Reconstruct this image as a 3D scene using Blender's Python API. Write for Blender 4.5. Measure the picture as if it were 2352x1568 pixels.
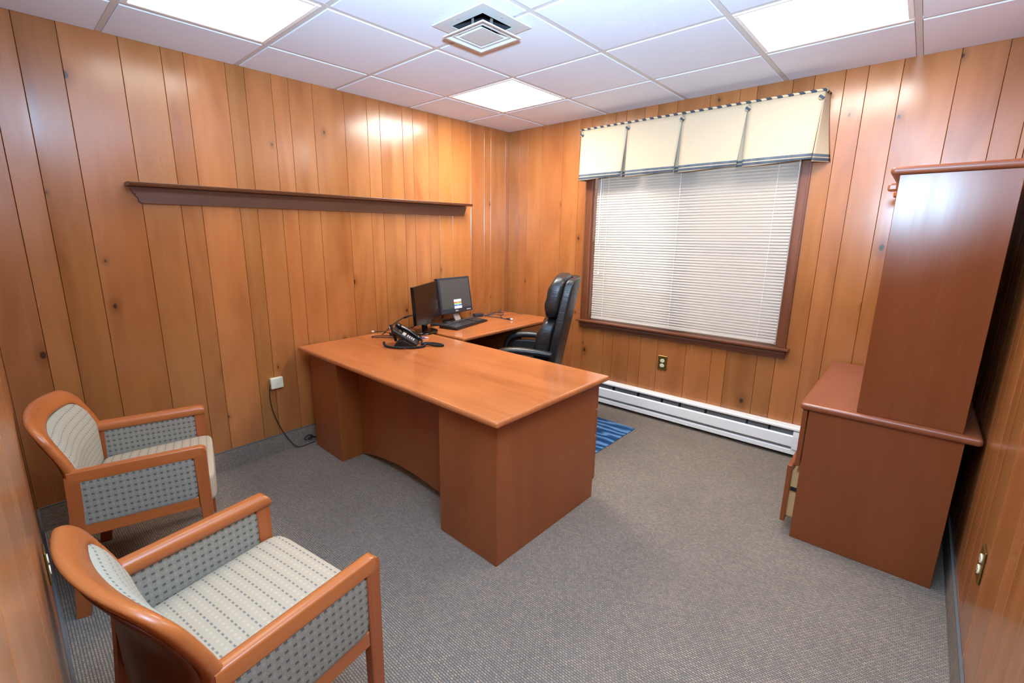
import bpy, bmesh, math, random
from mathutils import Vector, Matrix, Euler

for o in list(bpy.data.objects):
    bpy.data.objects.remove(o, do_unlink=True)
scene = bpy.context.scene
COL = scene.collection
PI = math.pi
random.seed(7)

# ---------------------------------------------------------------- camera, world, light, exposure
cam_d = bpy.data.cameras.new('camera')
cam = bpy.data.objects.new('camera', cam_d)
COL.objects.link(cam)
YAW, PITCH, ROLL = 0.7463, 0.2150, 0.0040
CAM = Vector((3.0256, -3.5305, 1.4713))
fwd = Vector((-math.sin(YAW) * math.cos(PITCH), math.cos(YAW) * math.cos(PITCH), -math.sin(PITCH)))
rgt = Vector((math.cos(YAW), math.sin(YAW), 0.0))
upv = rgt.cross(fwd)
r2 = rgt * math.cos(ROLL) + upv * math.sin(ROLL)
u2 = -rgt * math.sin(ROLL) + upv * math.cos(ROLL)
cam.matrix_world = Matrix(((r2.x, u2.x, -fwd.x, CAM.x), (r2.y, u2.y, -fwd.y, CAM.y), (r2.z, u2.z, -fwd.z, CAM.z), (0, 0, 0, 1)))
cam_d.sensor_fit = 'HORIZONTAL'
cam_d.sensor_width = 36.0
cam_d.lens = 16.193
cam_d.shift_x = 50.785 / 2352.0
cam_d.shift_y = -18.278 / 2352.0
cam_d.clip_start = 0.01
scene.camera = cam

world = bpy.data.worlds.new('daylight')
scene.world = world
world.use_nodes = True
bg = world.node_tree.nodes['Background']
bg.inputs['Color'].default_value = (0.86, 0.93, 1.0, 1)
bg.inputs['Strength'].default_value = 3.0

scene.view_settings.view_transform = 'Standard'
scene.view_settings.look = 'None'
scene.view_settings.gamma = 1.0
scene.view_settings.use_curve_mapping = False
scene.view_settings.exposure = 0.80

TROFFER = {(1, 1): 25.0, (4, 1): 15.0, (1, 4): 4.5}      # radiance of each ceiling light lens (uneven to imitate brightness fall-off toward the guest chairs)
TROFFER_COL = (1.0, 0.97, 0.90)

# the photographer's flash sits just above the camera: its head is turned to the ceiling
fl = bpy.data.lights.new('camera_flash', 'AREA')
fl.shape = 'DISK'
fl.size = 0.12
fl.spread = math.radians(130)
fl.energy = 90.0
fl.color = (0.45, 0.72, 1.0)
flo = bpy.data.objects.new('camera_flash', fl)
COL.objects.link(flo)
flo.location = (2.98, -3.44, 1.70)
flo.rotation_euler = (Vector((2.62, -2.90, 2.4)) - Vector(flo.location)).to_track_quat('-Z', 'Y').to_euler()
fb = bpy.data.lights.new('camera_flash_spill', 'POINT')
fb.shadow_soft_size = 0.07
fb.energy = 3.4
fb.color = (0.80, 0.88, 1.0)
fbo = bpy.data.objects.new('camera_flash_spill', fb)
COL.objects.link(fbo)
fbo.location = (3.0, -3.42, 1.72)

# ---------------------------------------------------------------- helpers
def S(r, g, b):
    f = lambda c: ((c / 255.0) / 12.92) if c / 255.0 <= 0.04045 else (((c / 255.0) + 0.055) / 1.055) ** 2.4
    return (f(r), f(g), f(b), 1.0)

def tag(o, label=None, cat=None, group=None, kind=None):
    if label: o['label'] = label
    if cat: o['category'] = cat
    if group: o['group'] = group
    if kind: o['kind'] = kind
    return o

def empty(name, loc=(0, 0, 0), rz=0.0):
    o = bpy.data.objects.new(name, None)
    o.empty_display_size = 0.1
    COL.objects.link(o)
    o.location = loc
    o.rotation_euler = (0, 0, rz)
    return o

def obj(name, bm, mat, parent=None, smooth=False, loc=None, rot=None):
    bmesh.ops.recalc_face_normals(bm, faces=bm.faces)
    me = bpy.data.meshes.new(name)
    bm.to_mesh(me)
    bm.free()
    if smooth:
        for p in me.polygons: p.use_smooth = True
    me.materials.append(mat)
    o = bpy.data.objects.new(name, me)
    COL.objects.link(o)
    if parent: o.parent = parent
    if loc: o.location = loc
    if rot: o.rotation_euler = rot
    return o

def copy_tree(o, parent=None):
    c = o.copy()
    COL.objects.link(c)
    if parent: c.parent = parent
    for ch in [x for x in o.children]:
        copy_tree(ch, c)
    return c

def box(bm, x0, x1, y0, y1, z0, z1, bev=0.0, seg=1, M=None):
    r = bmesh.ops.create_cube(bm, size=1.0)
    vs = r['verts']
    for v in vs:
        v.co = Vector(((x0 + x1) / 2 + v.co.x * (x1 - x0), (y0 + y1) / 2 + v.co.y * (y1 - y0), (z0 + z1) / 2 + v.co.z * (z1 - z0)))
    if bev > 0:
        es = list({e for v in vs for e in v.link_edges})
        res = bmesh.ops.bevel(bm, geom=es, offset=bev, segments=seg, profile=0.5, affect='EDGES')
        vs = list({v for f in res['faces'] for v in f.verts} | {v for v in vs if v.is_valid})
    if M is not None:
        for v in vs: v.co = M @ v.co
    return vs

def B(*a, **k):
    bm = bmesh.new()
    box(bm, *a, **k)
    return bm

def prism(bm, poly, axis, a0, a1):
    """extrude a 2-D polygon along an axis. axis 'x': poly=(y,z); 'y': (x,z); 'z': (x,y)"""
    def P(p, a):
        return {'x': (a, p[0], p[1]), 'y': (p[0], a, p[1]), 'z': (p[0], p[1], a)}[axis]
    A = [bm.verts.new(P(p, a0)) for p in poly]
    C = [bm.verts.new(P(p, a1)) for p in poly]
    n = len(poly)
    for i in range(n):
        bm.faces.new((A[i], A[(i + 1) % n], C[(i + 1) % n], C[i]))
    bm.faces.new(A)
    bm.faces.new(C)
    return A + C

def smooth_path(pts, n=6):
    P = [Vector(p) for p in pts]
    if len(P) < 3: return P
    out = []
    for i in range(len(P) - 1):
        p0 = P[max(i - 1, 0)]; p1 = P[i]; p2 = P[i + 1]; p3 = P[min(i + 2, len(P) - 1)]
        for k in range(n):
            t = k / n
            out.append(0.5 * ((2 * p1) + (p2 - p0) * t + (2 * p0 - 5 * p1 + 4 * p2 - p3) * t * t + (-p0 + 3 * p1 - 3 * p2 + p3) * t ** 3))
    out.append(P[-1])
    return out

def rest(pts, zmin, n=6):
    out = smooth_path(pts, n)
    for p in out: p.z = max(p.z, zmin)
    return out

def tube(bm, pts, r, seg=8, prof=None, up=Vector((0, 0, 1)), caps=True):
    """sweep a circle (or a 2-D profile list) along a polyline; r may be a list"""
    P = [Vector(p) for p in pts]
    n = len(P)
    if prof is None:
        prof = [(math.cos(2 * PI * k / seg), math.sin(2 * PI * k / seg)) for k in range(seg)]
    rings = []
    side = None
    for i in range(n):
        t = (P[min(i + 1, n - 1)] - P[max(i - 1, 0)])
        if t.length < 1e-9: t = Vector((0, 0, 1))
        t.normalize()
        if side is None:
            u = up if abs(t.dot(up)) < 0.95 else Vector((1, 0, 0))
            side = t.cross(u).normalized()
        else:
            side = (side - t * side.dot(t))
            side.normalize()
        nu = side.cross(t).normalized()
        rr = r[i] if isinstance(r, (list, tuple)) else r
        rings.append([bm.verts.new(P[i] + side * (a * rr) + nu * (b * rr)) for a, b in prof])
    m = len(prof)
    for i in range(n - 1):
        for k in range(m):
            bm.faces.new((rings[i][k], rings[i][(k + 1) % m], rings[i + 1][(k + 1) % m], rings[i + 1][k]))
    if caps:
        bm.faces.new(rings[0])
        bm.faces.new(rings[-1])

def lathe(bm, prof, seg=32, M=None, sx=1.0, sy=1.0):
    """prof: list of (r, z)"""
    rings = []
    for r, z in prof:
        ring = []
        for k in range(seg):
            a = 2 * PI * k / seg
            v = Vector((max(r, 1e-4) * math.cos(a) * sx, max(r, 1e-4) * math.sin(a) * sy, z))
            if M is not None: v = M @ v
            ring.append(bm.verts.new(v))
        rings.append(ring)
    for i in range(len(rings) - 1):
        for k in range(seg):
            bm.faces.new((rings[i][k], rings[i][(k + 1) % seg], rings[i + 1][(k + 1) % seg], rings[i + 1][k]))
    bm.faces.new(rings[0])
    bm.faces.new(rings[-1])

def puff(bm, c, h, p=5.0, n=10, fn=None):
    """a padded box: cube sphere pulled to a super-ellipsoid. c centre, h half sizes, fn deforms the point"""
    def pt(q):
        # ease the cube grid so that points gather toward the rounded edges
        q = [math.sin(a * PI / 2) * 0.55 + a * 0.45 for a in q]
        L = (abs(q[0]) ** p + abs(q[1]) ** p + abs(q[2]) ** p) ** (1.0 / p)
        q = Vector((q[0] / L, q[1] / L, q[2] / L))
        w = Vector((c[0] + q.x * h[0], c[1] + q.y * h[1], c[2] + q.z * h[2]))
        return fn(w, q) if fn else w
    cache = {}
    def vert(q):
        key = (round(q[0], 5), round(q[1], 5), round(q[2], 5))
        if key not in cache: cache[key] = bm.verts.new(pt(q))
        return cache[key]
    m = n + 1
    for ax in range(3):
        for sg in (-1.0, 1.0):
            def Q(i, j):
                q = [0, 0, 0]
                q[ax] = sg; q[(ax + 1) % 3] = -1 + 2 * i / m; q[(ax + 2) % 3] = -1 + 2 * j / m
                return vert(q)
            for i in range(m):
                for j in range(m):
                    f = (Q(i, j), Q(i + 1, j), Q(i + 1, j + 1), Q(i, j + 1))
                    bm.faces.new(f if sg > 0 else f[::-1])

def grid_solid(bm, fn, nu, nv, th):
    """thick sheet: fn(u,v)->(point, normal) for u,v in 0..1"""
    F = []; K = []
    for i in range(nu + 1):
        a = []; b = []
        for j in range(nv + 1):
            p, nn = fn(i / nu, j / nv)
            a.append(bm.verts.new(p))
            b.append(bm.verts.new(p - nn * th))
        F.append(a); K.append(b)
    for i in range(nu):
        for j in range(nv):
            bm.faces.new((F[i][j], F[i + 1][j], F[i + 1][j + 1], F[i][j + 1]))
            bm.faces.new((K[i][j], K[i][j + 1], K[i + 1][j + 1], K[i + 1][j]))
    for i in range(nu):
        bm.faces.new((F[i][0], K[i][0], K[i + 1][0], F[i + 1][0]))
        bm.faces.new((F[i][nv], F[i + 1][nv], K[i + 1][nv], K[i][nv]))
    for j in range(nv):
        bm.faces.new((F[0][j], F[0][j + 1], K[0][j + 1], K[0][j]))
        bm.faces.new((F[nu][j], K[nu][j], K[nu][j + 1], F[nu][j + 1]))

# ---------------------------------------------------------------- materials
class NT:
    def __init__(self, name):
        self.m = bpy.data.materials.new(name)
        self.m.use_nodes = True
        self.t = self.m.node_tree
        self.n = self.t.nodes
        self.bsdf = self.n['Principled BSDF']
        self.out = self.n['Material Output']
    def N(self, typ, **k):
        x = self.n.new('ShaderNode' + typ)
        for a, b in k.items(): setattr(x, a, b)
        return x
    def L(self, a, b): self.t.links.new(a, b)
    def val(self, sock, v):
        if hasattr(v, 'is_linked') or isinstance(v, bpy.types.NodeSocket): self.L(v, sock)
        else: sock.default_value = v
    def math(self, op, a, b=None, clamp=False):
        x = self.N('Math', operation=op, use_clamp=clamp)
        self.val(x.inputs[0], a)
        if b is not None: self.val(x.inputs[1], b)
        return x.outputs[0]
    def mix(self, fac, a, b, mode='MIX'):
        x = self.N('Mix', data_type='RGBA', blend_type=mode)
        self.val(x.inputs['Factor'], fac)
        self.val(x.inputs['A'], a)
        self.val(x.inputs['B'], b)
        return x.outputs['Result']
    def ramp(self, fac, stops):
        x = self.N('ValToRGB')
        e = x.color_ramp.elements
        while len(e) < len(stops): e.new(0.5)
        for q, (p, c) in zip(e, stops):
            q.position = p
            q.color = c if len(c) == 4 else (*c, 1)
        self.L(fac, x.inputs[0])
        return x.outputs[0]
    def rng(self, v, a, b, c=0.0, d=1.0, smooth=True):
        x = self.N('MapRange', interpolation_type='SMOOTHSTEP' if smooth else 'LINEAR')
        self.val(x.inputs[0], v)
        x.inputs[1].default_value = a; x.inputs[2].default_value = b
        x.inputs[3].default_value = c; x.inputs[4].default_value = d
        return x.outputs[0]
    def noise(self, vec, scale, detail=3, rough=0.5, dist=0.0):
        x = self.N('TexNoise')
        self.L(vec, x.inputs['Vector'])
        x.inputs['Scale'].default_value = scale
        x.inputs['Detail'].default_value = detail
        x.inputs['Roughness'].default_value = rough
        x.inputs['Distortion'].default_value = dist
        return x.outputs['Fac']
    def mapping(self, vec, scale=(1, 1, 1), rot=(0, 0, 0)):
        x = self.N('Mapping')
        self.L(vec, x.inputs['Vector'])
        x.inputs['Scale'].default_value = scale
        x.inputs['Rotation'].default_value = rot
        return x.outputs[0]
    def bump(self, h, strength, dist=0.002):
        x = self.N('Bump')
        x.inputs['Strength'].default_value = strength
        x.inputs['Distance'].default_value = dist
        self.L(h, x.inputs['Height'])
        self.L(x.outputs[0], self.bsdf.inputs['Normal'])

def plain(name, col, rough=0.5, metal=0.0, spec=0.5, mottle=0.0, bump=0.0, bscale=200.0):
    t = NT(name)
    b = t.bsdf
    b.inputs['Roughness'].default_value = rough
    b.inputs['Metallic'].default_value = metal
    b.inputs['Specular IOR Level'].default_value = spec
    tc = t.N('TexCoord').outputs['Object']
    nz = t.noise(tc, 9.0, 4)
    d = tuple(c * (1 - mottle) for c in col[:3]) + (1,)
    t.L(t.mix(nz, col, d), b.inputs['Base Color'])
    if bump > 0:
        t.bump(t.noise(tc, bscale, 2), bump, 0.001)
    return t.m

def wood(name, light, dark, axis='z', rough=0.3, tint=False, knots=False, across=22.0, contrast=1.0, spec=0.5, wave=0.0, blotch=0.5, relief=0.03, fine=0.15):
    """straight-grained veneer; grain runs along the axis of the object's own space"""
    t = NT(name)
    b = t.bsdf
    tc = t.N('TexCoord').outputs['Object']
    oi = t.N('ObjectInfo')
    off = t.N('VectorMath', operation='SCALE')
    comb = t.N('CombineXYZ')
    t.L(oi.outputs['Random'], comb.inputs[0]); t.L(oi.outputs['Random'], comb.inputs[1]); t.L(oi.outputs['Random'], comb.inputs[2])
    t.L(comb.outputs[0], off.inputs[0]); off.inputs['Scale'].default_value = 37.0
    add = t.N('VectorMath', operation='ADD')
    t.L(tc, add.inputs[0]); t.L(off.outputs[0], add.inputs[1])
    sc = {'x': (0.05, 1, 1), 'y': (1, 0.05, 1), 'z': (1, 1, 0.05)}[axis]
    v = t.mapping(add.outputs[0], sc)
    g1 = t.noise(v, across, 3, 0.55, 0.3)
    g2 = t.noise(v, across * 7, 2, 0.5, 0.0)
    sc3 = {'x': (0.25, 1, 1), 'y': (1, 0.25, 1), 'z': (1, 1, 0.25)}[axis]
    g3 = t.noise(t.mapping(add.outputs[0], sc3), 4.2, 3, 0.55, 1.2)
    f = t.math('ADD', t.math('MULTIPLY', g1, 0.55), t.math('MULTIPLY', g2, fine))
    f = t.math('ADD', f, t.math('MULTIPLY', g3, blotch * 0.6))
    f = t.rng(f, 0.50 - 0.22 / contrast, 0.50 + 0.28 / contrast)
    col = t.mix(f, dark, light)
    if tint:
        col = t.mix(1.0, col, oi.outputs['Color'], 'MULTIPLY')
    if knots:
        sx = t.N('SeparateXYZ'); t.L(add.outputs[0], sx.inputs[0])
        k = t.N('CombineXYZ')
        t.L(sx.outputs[0], k.inputs[0])
        t.L(t.math('MULTIPLY', sx.outputs[2], 0.62), k.inputs[1])
        vo = t.N('TexVoronoi', voronoi_dimensions='2D', feature='F1')
        t.L(k.outputs[0], vo.inputs['Vector'])
        vo.inputs['Scale'].default_value = 3.3
        sr = t.N('SeparateColor'); t.L(vo.outputs['Color'], sr.inputs[0])
        gate = t.rng(sr.outputs[0], 0.60, 0.66)
        size = t.math('ADD', 0.5, sr.outputs[1])
        dd = t.math('DIVIDE', vo.outputs['Distance'], size)
        halo = t.math('MULTIPLY', t.rng(dd, 0.13, 0.02), gate)
        core = t.math('MULTIPLY', t.rng(dd, 0.033, 0.017), gate)
        col = t.mix(t.math('MULTIPLY', halo, 0.42), col, S(92, 46, 18))
        col = t.mix(t.math('MULTIPLY', core, 0.85), col, S(38, 20, 10))
    t.L(col, b.inputs['Base Color'])
    b.inputs['Specular IOR Level'].default_value = spec
    t.L(t.rng(g1, 0.2, 0.8, rough - 0.04, rough + 0.06), b.inputs['Roughness'])
    hh = t.math('MULTIPLY', g1, 0.35)
    if wave:
        hh = t.math('ADD', hh, t.math('MULTIPLY', g3, wave))
    t.bump(hh, relief, 0.002)
    return t.m

M = {}
M['panel'] = wood('panelling_wood', S(180, 114, 62), S(140, 80, 38), 'z', 0.235, True, True, 9.0, 0.75, 0.75, 1.0, 1.25, 0.06, 0.04)
M['trim'] = wood('trim_wood', S(134, 78, 48), S(98, 52, 30), 'z', 0.36)
M['trimx'] = wood('trim_wood_x', S(126, 72, 44), S(92, 48, 28), 'x', 0.36)
M['trimy'] = wood('shelf_wood', S(120, 72, 43), S(90, 50, 28), 'y', 0.42)
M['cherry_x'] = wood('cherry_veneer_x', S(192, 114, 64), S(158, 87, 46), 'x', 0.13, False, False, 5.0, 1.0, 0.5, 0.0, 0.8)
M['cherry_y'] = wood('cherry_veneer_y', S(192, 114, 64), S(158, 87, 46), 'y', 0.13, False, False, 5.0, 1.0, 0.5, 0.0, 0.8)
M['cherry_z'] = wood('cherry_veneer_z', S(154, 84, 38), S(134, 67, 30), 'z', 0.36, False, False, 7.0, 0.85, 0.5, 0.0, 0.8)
M['cherry_edge'] = wood('cherry_edge', S(184, 104, 58), S(160, 82, 42), 'x', 0.26, False, False, 14.0, 0.7)
M['cherry_dark'] = wood('cherry_dark_z', S(144, 76, 37), S(126, 62, 29), 'z', 0.25, False, False, 9.0, 0.6, 0.5, 0.0, 0.8)
M['credenza_x'] = wood('credenza_top_wood', S(158, 90, 56), S(134, 70, 42), 'y', 0.32, False, False, 12.0, 0.7)
M['chair_y'] = wood('chair_wood_y', S(190, 110, 56), S(164, 86, 40), 'y', 0.27, False, False, 16.0, 0.7)
M['chair_x'] = wood('chair_wood_x', S(190, 110, 56), S(164, 86, 40), 'x', 0.27, False, False, 16.0, 0.7)
M['chair_z'] = wood('chair_wood_z', S(182, 100, 52), S(154, 78, 38), 'z', 0.30, False, False, 16.0, 0.7)
M['chair_back'] = wood('chair_back_veneer', S(120, 62, 36), S(96, 46, 26), 'z', 0.35, False, False, 12.0, 0.7)
M['dark_gap'] = plain('groove_dark', S(38, 22, 14), 0.9)
M['white_metal'] = plain('white_enamel', S(244, 243, 238), 0.4, 0.0, 0.5, 0.05)
M['grid'] = plain('ceiling_grid_paint', S(206, 202, 198), 0.45)
M['vent'] = plain('vent_paint', S(205, 200, 194), 0.5, 0, 0.4, 0.1)
M['vent_dirty'] = plain('vent_lip_stained', S(186, 160, 146), 0.6, 0, 0.3, 0.2)
M['vent_dark'] = plain('duct_dark', S(46, 44, 48), 0.6)
M['slot'] = plain('heater_slot', S(160, 160, 158), 0.6, 0.0, 0.5, 0.4)
M['black_plastic'] = plain('black_plastic', S(24, 24, 26), 0.42, 0, 0.5, 0.2)
M['black_gloss'] = plain('black_gloss_plastic', S(12, 11, 12), 0.12, 0, 0.5)
M['bezel'] = plain('charcoal_bezel', S(40, 44, 54), 0.45, 0, 0.5, 0.1)
M['screen'] = plain('grey_matt_screen', S(72, 70, 67), 0.55, 0, 0.4, 0.05)
M['screen_gloss'] = plain('dark_screen', S(20, 14, 12), 0.22, 0, 0.5)
M['silver'] = plain('silver_plastic', S(160, 150, 142), 0.35, 0.5)
M['key'] = plain('key_caps', S(62, 62, 64), 0.25, 0, 0.8, 0.4)
M['keyface'] = plain('phone_key_labels', S(190, 186, 180), 0.5, 0, 0.5, 0.4)
M['ivory'] = plain('ivory_plastic', S(232, 224, 190), 0.4)
M['jack'] = plain('jack_box_plastic', S(228, 222, 192), 0.45)
M['brass'] = plain('brass_plate', S(150, 122, 66), 0.3, 0.8, 0.5, 0.2)
M['white'] = plain('white_plastic', S(236, 234, 228), 0.4)
M['blue'] = plain('blue_plastic', S(52, 74, 190), 0.3)
M['cable'] = plain('black_cable', S(26, 25, 26), 0.45)
M['cable_grey'] = plain('grey_cable', S(70, 68, 68), 0.4)
M['manila'] = plain('pale_drawer_wood', S(222, 180, 120), 0.5, 0, 0.4, 0.15)
M['rail'] = plain('drawer_slide_metal', S(40, 40, 42), 0.4, 0.5)
M['sash'] = plain('white_vinyl_sash', S(225, 222, 216), 0.4)
M['navy'] = plain('navy_fabric', S(58, 72, 96), 0.85, 0, 0.2, 0.3, 0.3, 500)
M['strip_edge'] = plain('carpet_base_binding', S(104, 104, 102), 0.8, 0, 0.2, 0.2)
M['caster'] = plain('caster_plastic', S(28, 28, 30), 0.35)

def leather():
    t = NT('black_leather')
    b = t.bsdf
    tc = t.N('TexCoord').outputs['Object']
    n1 = t.noise(tc, 14.0, 4, 0.6, 0.8)
    n2 = t.noise(tc, 260.0, 2)
    t.L(t.mix(n1, S(20, 20, 21), S(40, 39, 39)), b.inputs['Base Color'])
    t.L(t.rng(n1, 0.3, 0.7, 0.32, 0.46), b.inputs['Roughness'])
    b.inputs['Specular IOR Level'].default_value = 0.6
    w = t.noise(t.mapping(tc, (1, 1, 4.0), (0.5, 0.2, 0)), 9.0, 2, 0.5, 1.5)
    t.bump(t.math('ADD', t.math('MULTIPLY', n2, 0.12), w), 0.28, 0.006)
    return t.m
M['leather'] = leather()

def tile_mat():
    t = NT('ceiling_tile_board')
    b = t.bsdf
    tc = t.N('TexCoord').outputs['Object']
    n1 = t.noise(tc, 90.0, 3, 0.6)
    n2 = t.noise(tc, 3.0, 2)
    t.L(t.mix(n2, S(230, 235, 243), S(224, 229, 238)), b.inputs['Base Color'])
    b.inputs['Roughness'].default_value = 0.85
    b.inputs['Specular IOR Level'].default_value = 0.2
    t.bump(n1, 0.25, 0.002)
    return t.m
M['tile'] = tile_mat()

def emit(name, col, k):
    t = NT(name)
    e = t.N('Emission')
    e.inputs['Color'].default_value = (*col, 1)
    e.inputs['Strength'].default_value = k
    t.L(e.outputs[0], t.out.inputs['Surface'])
    return t.m
for k_, v_ in TROFFER.items(): M['lens', k_] = emit('lit_light_lens', TROFFER_COL, v_)

def carpet(name, horiz='xy'):
    """loop-pile carpet: staggered rows of loops in slate, grey and tan"""
    t = NT(name)
    b = t.bsdf
    tc = t.N('TexCoord').outputs['Object']
    sx = t.N('SeparateXYZ'); t.L(tc, sx.inputs[0])
    k = t.N('CombineXYZ')
    a, c = {'xy': (0, 1), 'yz': (1, 2), 'xz': (0, 2)}[horiz]
    wob = t.noise(tc, 30.0, 2)
    t.L(sx.outputs[a], k.inputs[0])
    t.L(t.math('ADD', sx.outputs[c], t.math('MULTIPLY', wob, 0.0018)), k.inputs[1])
    br = t.N('TexBrick')
    t.L(k.outputs[0], br.inputs['Vector'])
    br.offset = 0.5
    br.inputs['Color1'].default_value = (0, 0, 0, 1)
    br.inputs['Color2'].default_value = (1, 1, 1, 1)
    br.inputs['Mortar'].default_value = (0.5, 0.5, 0.5, 1)
    br.inputs['Scale'].default_value = 1.0
    br.inputs['Mortar Size'].default_value = 0.0016
    br.inputs['Mortar Smooth'].default_value = 0.9
    br.inputs['Brick Width'].default_value = 0.0118
    br.inputs['Row Height'].default_value = 0.0088
    sep = t.N('SeparateColor'); t.L(br.outputs['Color'], sep.inputs[0])
    n2 = t.noise(tc, 130.0, 3, 0.75)
    n3 = t.noise(tc, 2.2, 3, 0.6)
    f = t.math('ADD', t.math('MULTIPLY', sep.outputs[0], 0.36), t.math('MULTIPLY', n2, 0.64))
    col = t.ramp(f, [(0.20, S(124, 115, 107)), (0.45, S(146, 133, 120)), (0.62, S(158, 141, 124)), (0.85, S(194, 162, 128))])
    col = t.mix(t.math('MULTIPLY', br.outputs['Fac'], 0.26), col, S(66, 66, 68))
    fr_ = t.math('ABSOLUTE', t.math('SUBTRACT', t.math('FRACT', t.math('DIVIDE', t.math('ADD', t.math('ADD', sx.outputs[c], t.math('MULTIPLY', wob, 0.0018)), 8.8), 0.0088)), 0.5))
    col = t.mix(t.math('MULTIPLY', t.rng(fr_, 0.22, 0.48), 0.42), col, S(62, 60, 60))
    col = t.mix(t.rng(n3, 0.35, 0.7, 0.0, 0.16), col, S(96, 84, 76))
    t.L(col, b.inputs['Base Color'])
    b.inputs['Roughness'].default_value = 0.95
    b.inputs['Specular IOR Level'].default_value = 0.1
    t.bump(t.math('ADD', t.math('MULTIPLY', br.outputs['Fac'], -1.0), t.math('MULTIPLY', n2, 0.4)), 0.7, 0.004)
    return t.m
M['carpet'] = carpet('loop_carpet')
M['carpet_yz'] = carpet('carpet_base_yz', 'yz')
M['carpet_xz'] = carpet('carpet_base_xz', 'xz')

def upholstery(name, u, v, pu, pv, du, dv, base, dot, stagger=False):
    """woven fabric with rows of small dark dashes; u across the row, v between the rows (object axes)"""
    t = NT(name)
    b = t.bsdf
    tc = t.N('TexCoord').outputs['Object']
    sx = t.N('SeparateXYZ'); t.L(tc, sx.inputs[0])
    a = sx.outputs[u]; c = sx.outputs[v]
    vv = t.math('DIVIDE', t.math('ADD', c, 3.0), pv)
    row = t.math('FLOOR', vv)
    uu = t.math('DIVIDE', t.math('ADD', a, 3.0), pu)
    if stagger:
        uu = t.math('ADD', uu, t.math('MULTIPLY', t.math('MODULO', row, 2.0), 0.5))
    fu = t.math('FRACT', uu); fv = t.math('FRACT', vv)
    mu = t.math('LESS_THAN', fu, du); mv = t.math('LESS_THAN', fv, dv)
    m = t.math('MULTIPLY', mu, mv)
    # light dash beside each dark one, half a row away
    m2 = t.math('MULTIPLY', t.math('LESS_THAN', t.math('FRACT', t.math('ADD', uu, 0.5)), du * 0.8), t.math('LESS_THAN', t.math('FRACT', t.math('ADD', vv, 0.5)), dv * 1.4))
    w = t.N('TexWave', wave_type='BANDS', bands_direction='DIAGONAL')
    t.L(tc, w.inputs['Vector']); w.inputs['Scale'].default_value = 110.0; w.inputs['Distortion'].default_value = 3.0
    n = t.noise(tc, 330.0, 2)
    col = t.mix(t.math('MULTIPLY', w.outputs['Fac'], 0.22), base, S(92, 88, 78))
    col = t.mix(t.math('MULTIPLY', n, 0.25), col, S(202, 196, 176))
    col = t.mix(t.math('MULTIPLY', m2, 0.13 if stagger is False and v == 2 and u == 1 else 0.24), col, S(206, 198, 176))
    col = t.mix(t.math('MULTIPLY', m, 0.8), col, dot)
    t.L(col, b.inputs['Base Color'])
    b.inputs['Roughness'].default_value = 0.9
    b.inputs['Specular IOR Level'].default_value = 0.15
    t.bump(n, 0.3, 0.001)
    return t.m
M['fab_seat'] = upholstery('seat_fabric', 0, 1, 0.0195, 0.034, 0.52, 0.15, S(184, 160, 132), S(104, 104, 102))
M['fab_back'] = upholstery('back_fabric', 0, 2, 0.0195, 0.026, 0.45, 0.14, S(172, 162, 142), S(104, 104, 100))
M['fab_side'] = upholstery('side_fabric', 1, 2, 0.0215, 0.025, 0.42, 0.30, S(136, 130, 118), S(78, 79, 80), False)  # same fabric as the seat; the sides' shade is put into a darker base

def linen():
    t = NT('valance_linen')
    b = t.bsdf
    tc = t.N('TexCoord').outputs['Object']
    n1 = t.noise(t.mapping(tc, (1, 1, 0.15)), 420.0, 2)
    n2 = t.noise(t.mapping(tc, (0.1, 1, 1)), 420.0, 2)
    f = t.math('MULTIPLY', t.math('ADD', n1, n2), 0.5)
    col = t.mix(f, S(186, 166, 138), S(208, 190, 164))
    sx = t.N('SeparateXYZ'); t.L(tc, sx.inputs[0])
    z = sx.outputs[2]                       # height above the lower hem
    def band(a, c): return t.math('MULTIPLY', t.math('GREATER_THAN', z, a), t.math('LESS_THAN', z, c))
    navy = t.mix(t.noise(t.mapping(tc, (1, 1, 0.1)), 26.0, 3), S(64, 72, 82), S(116, 124, 132))
    col = t.mix(band(0.007, 0.023), col, navy)
    col = t.mix(band(0.029, 0.045), col, navy)
    t.L(col, b.inputs['Base Color'])
    b.inputs['Roughness'].default_value = 0.9
    b.inputs['Specular IOR Level'].default_value = 0.1
    t.bump(f, 0.4, 0.001)
    return t.m
M['linen'] = linen()

def rope():
    t = NT('twisted_rope')
    b = t.bsdf
    tc = t.N('TexCoord').outputs['Object']
    w = t.N('TexWave', wave_type='BANDS', bands_direction='DIAGONAL')
    t.L(tc, w.inputs['Vector']); w.inputs['Scale'].default_value = 11.0
    t.L(t.ramp(w.outputs['Fac'], [(0.45, S(58, 66, 80)), (0.55, S(206, 184, 150))]), b.inputs['Base Color'])
    b.inputs['Roughness'].default_value = 0.85
    return t.m
M['rope'] = rope()

def button_mat():
    t = NT('striped_button')
    b = t.bsdf
    tc = t.N('TexCoord').outputs['Object']
    w = t.N('TexWave', wave_type='BANDS', bands_direction='X')
    t.L(t.mapping(tc, (1, 1, 1), (0, 0.9, 0)), w.inputs['Vector']); w.inputs['Scale'].default_value = 14.0
    t.L(t.ramp(w.outputs['Fac'], [(0.72, S(66, 76, 92)), (0.8, S(190, 172, 140))]), b.inputs['Base Color'])
    b.inputs['Roughness'].default_value = 0.8
    return t.m
M['button'] = button_mat()

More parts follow.
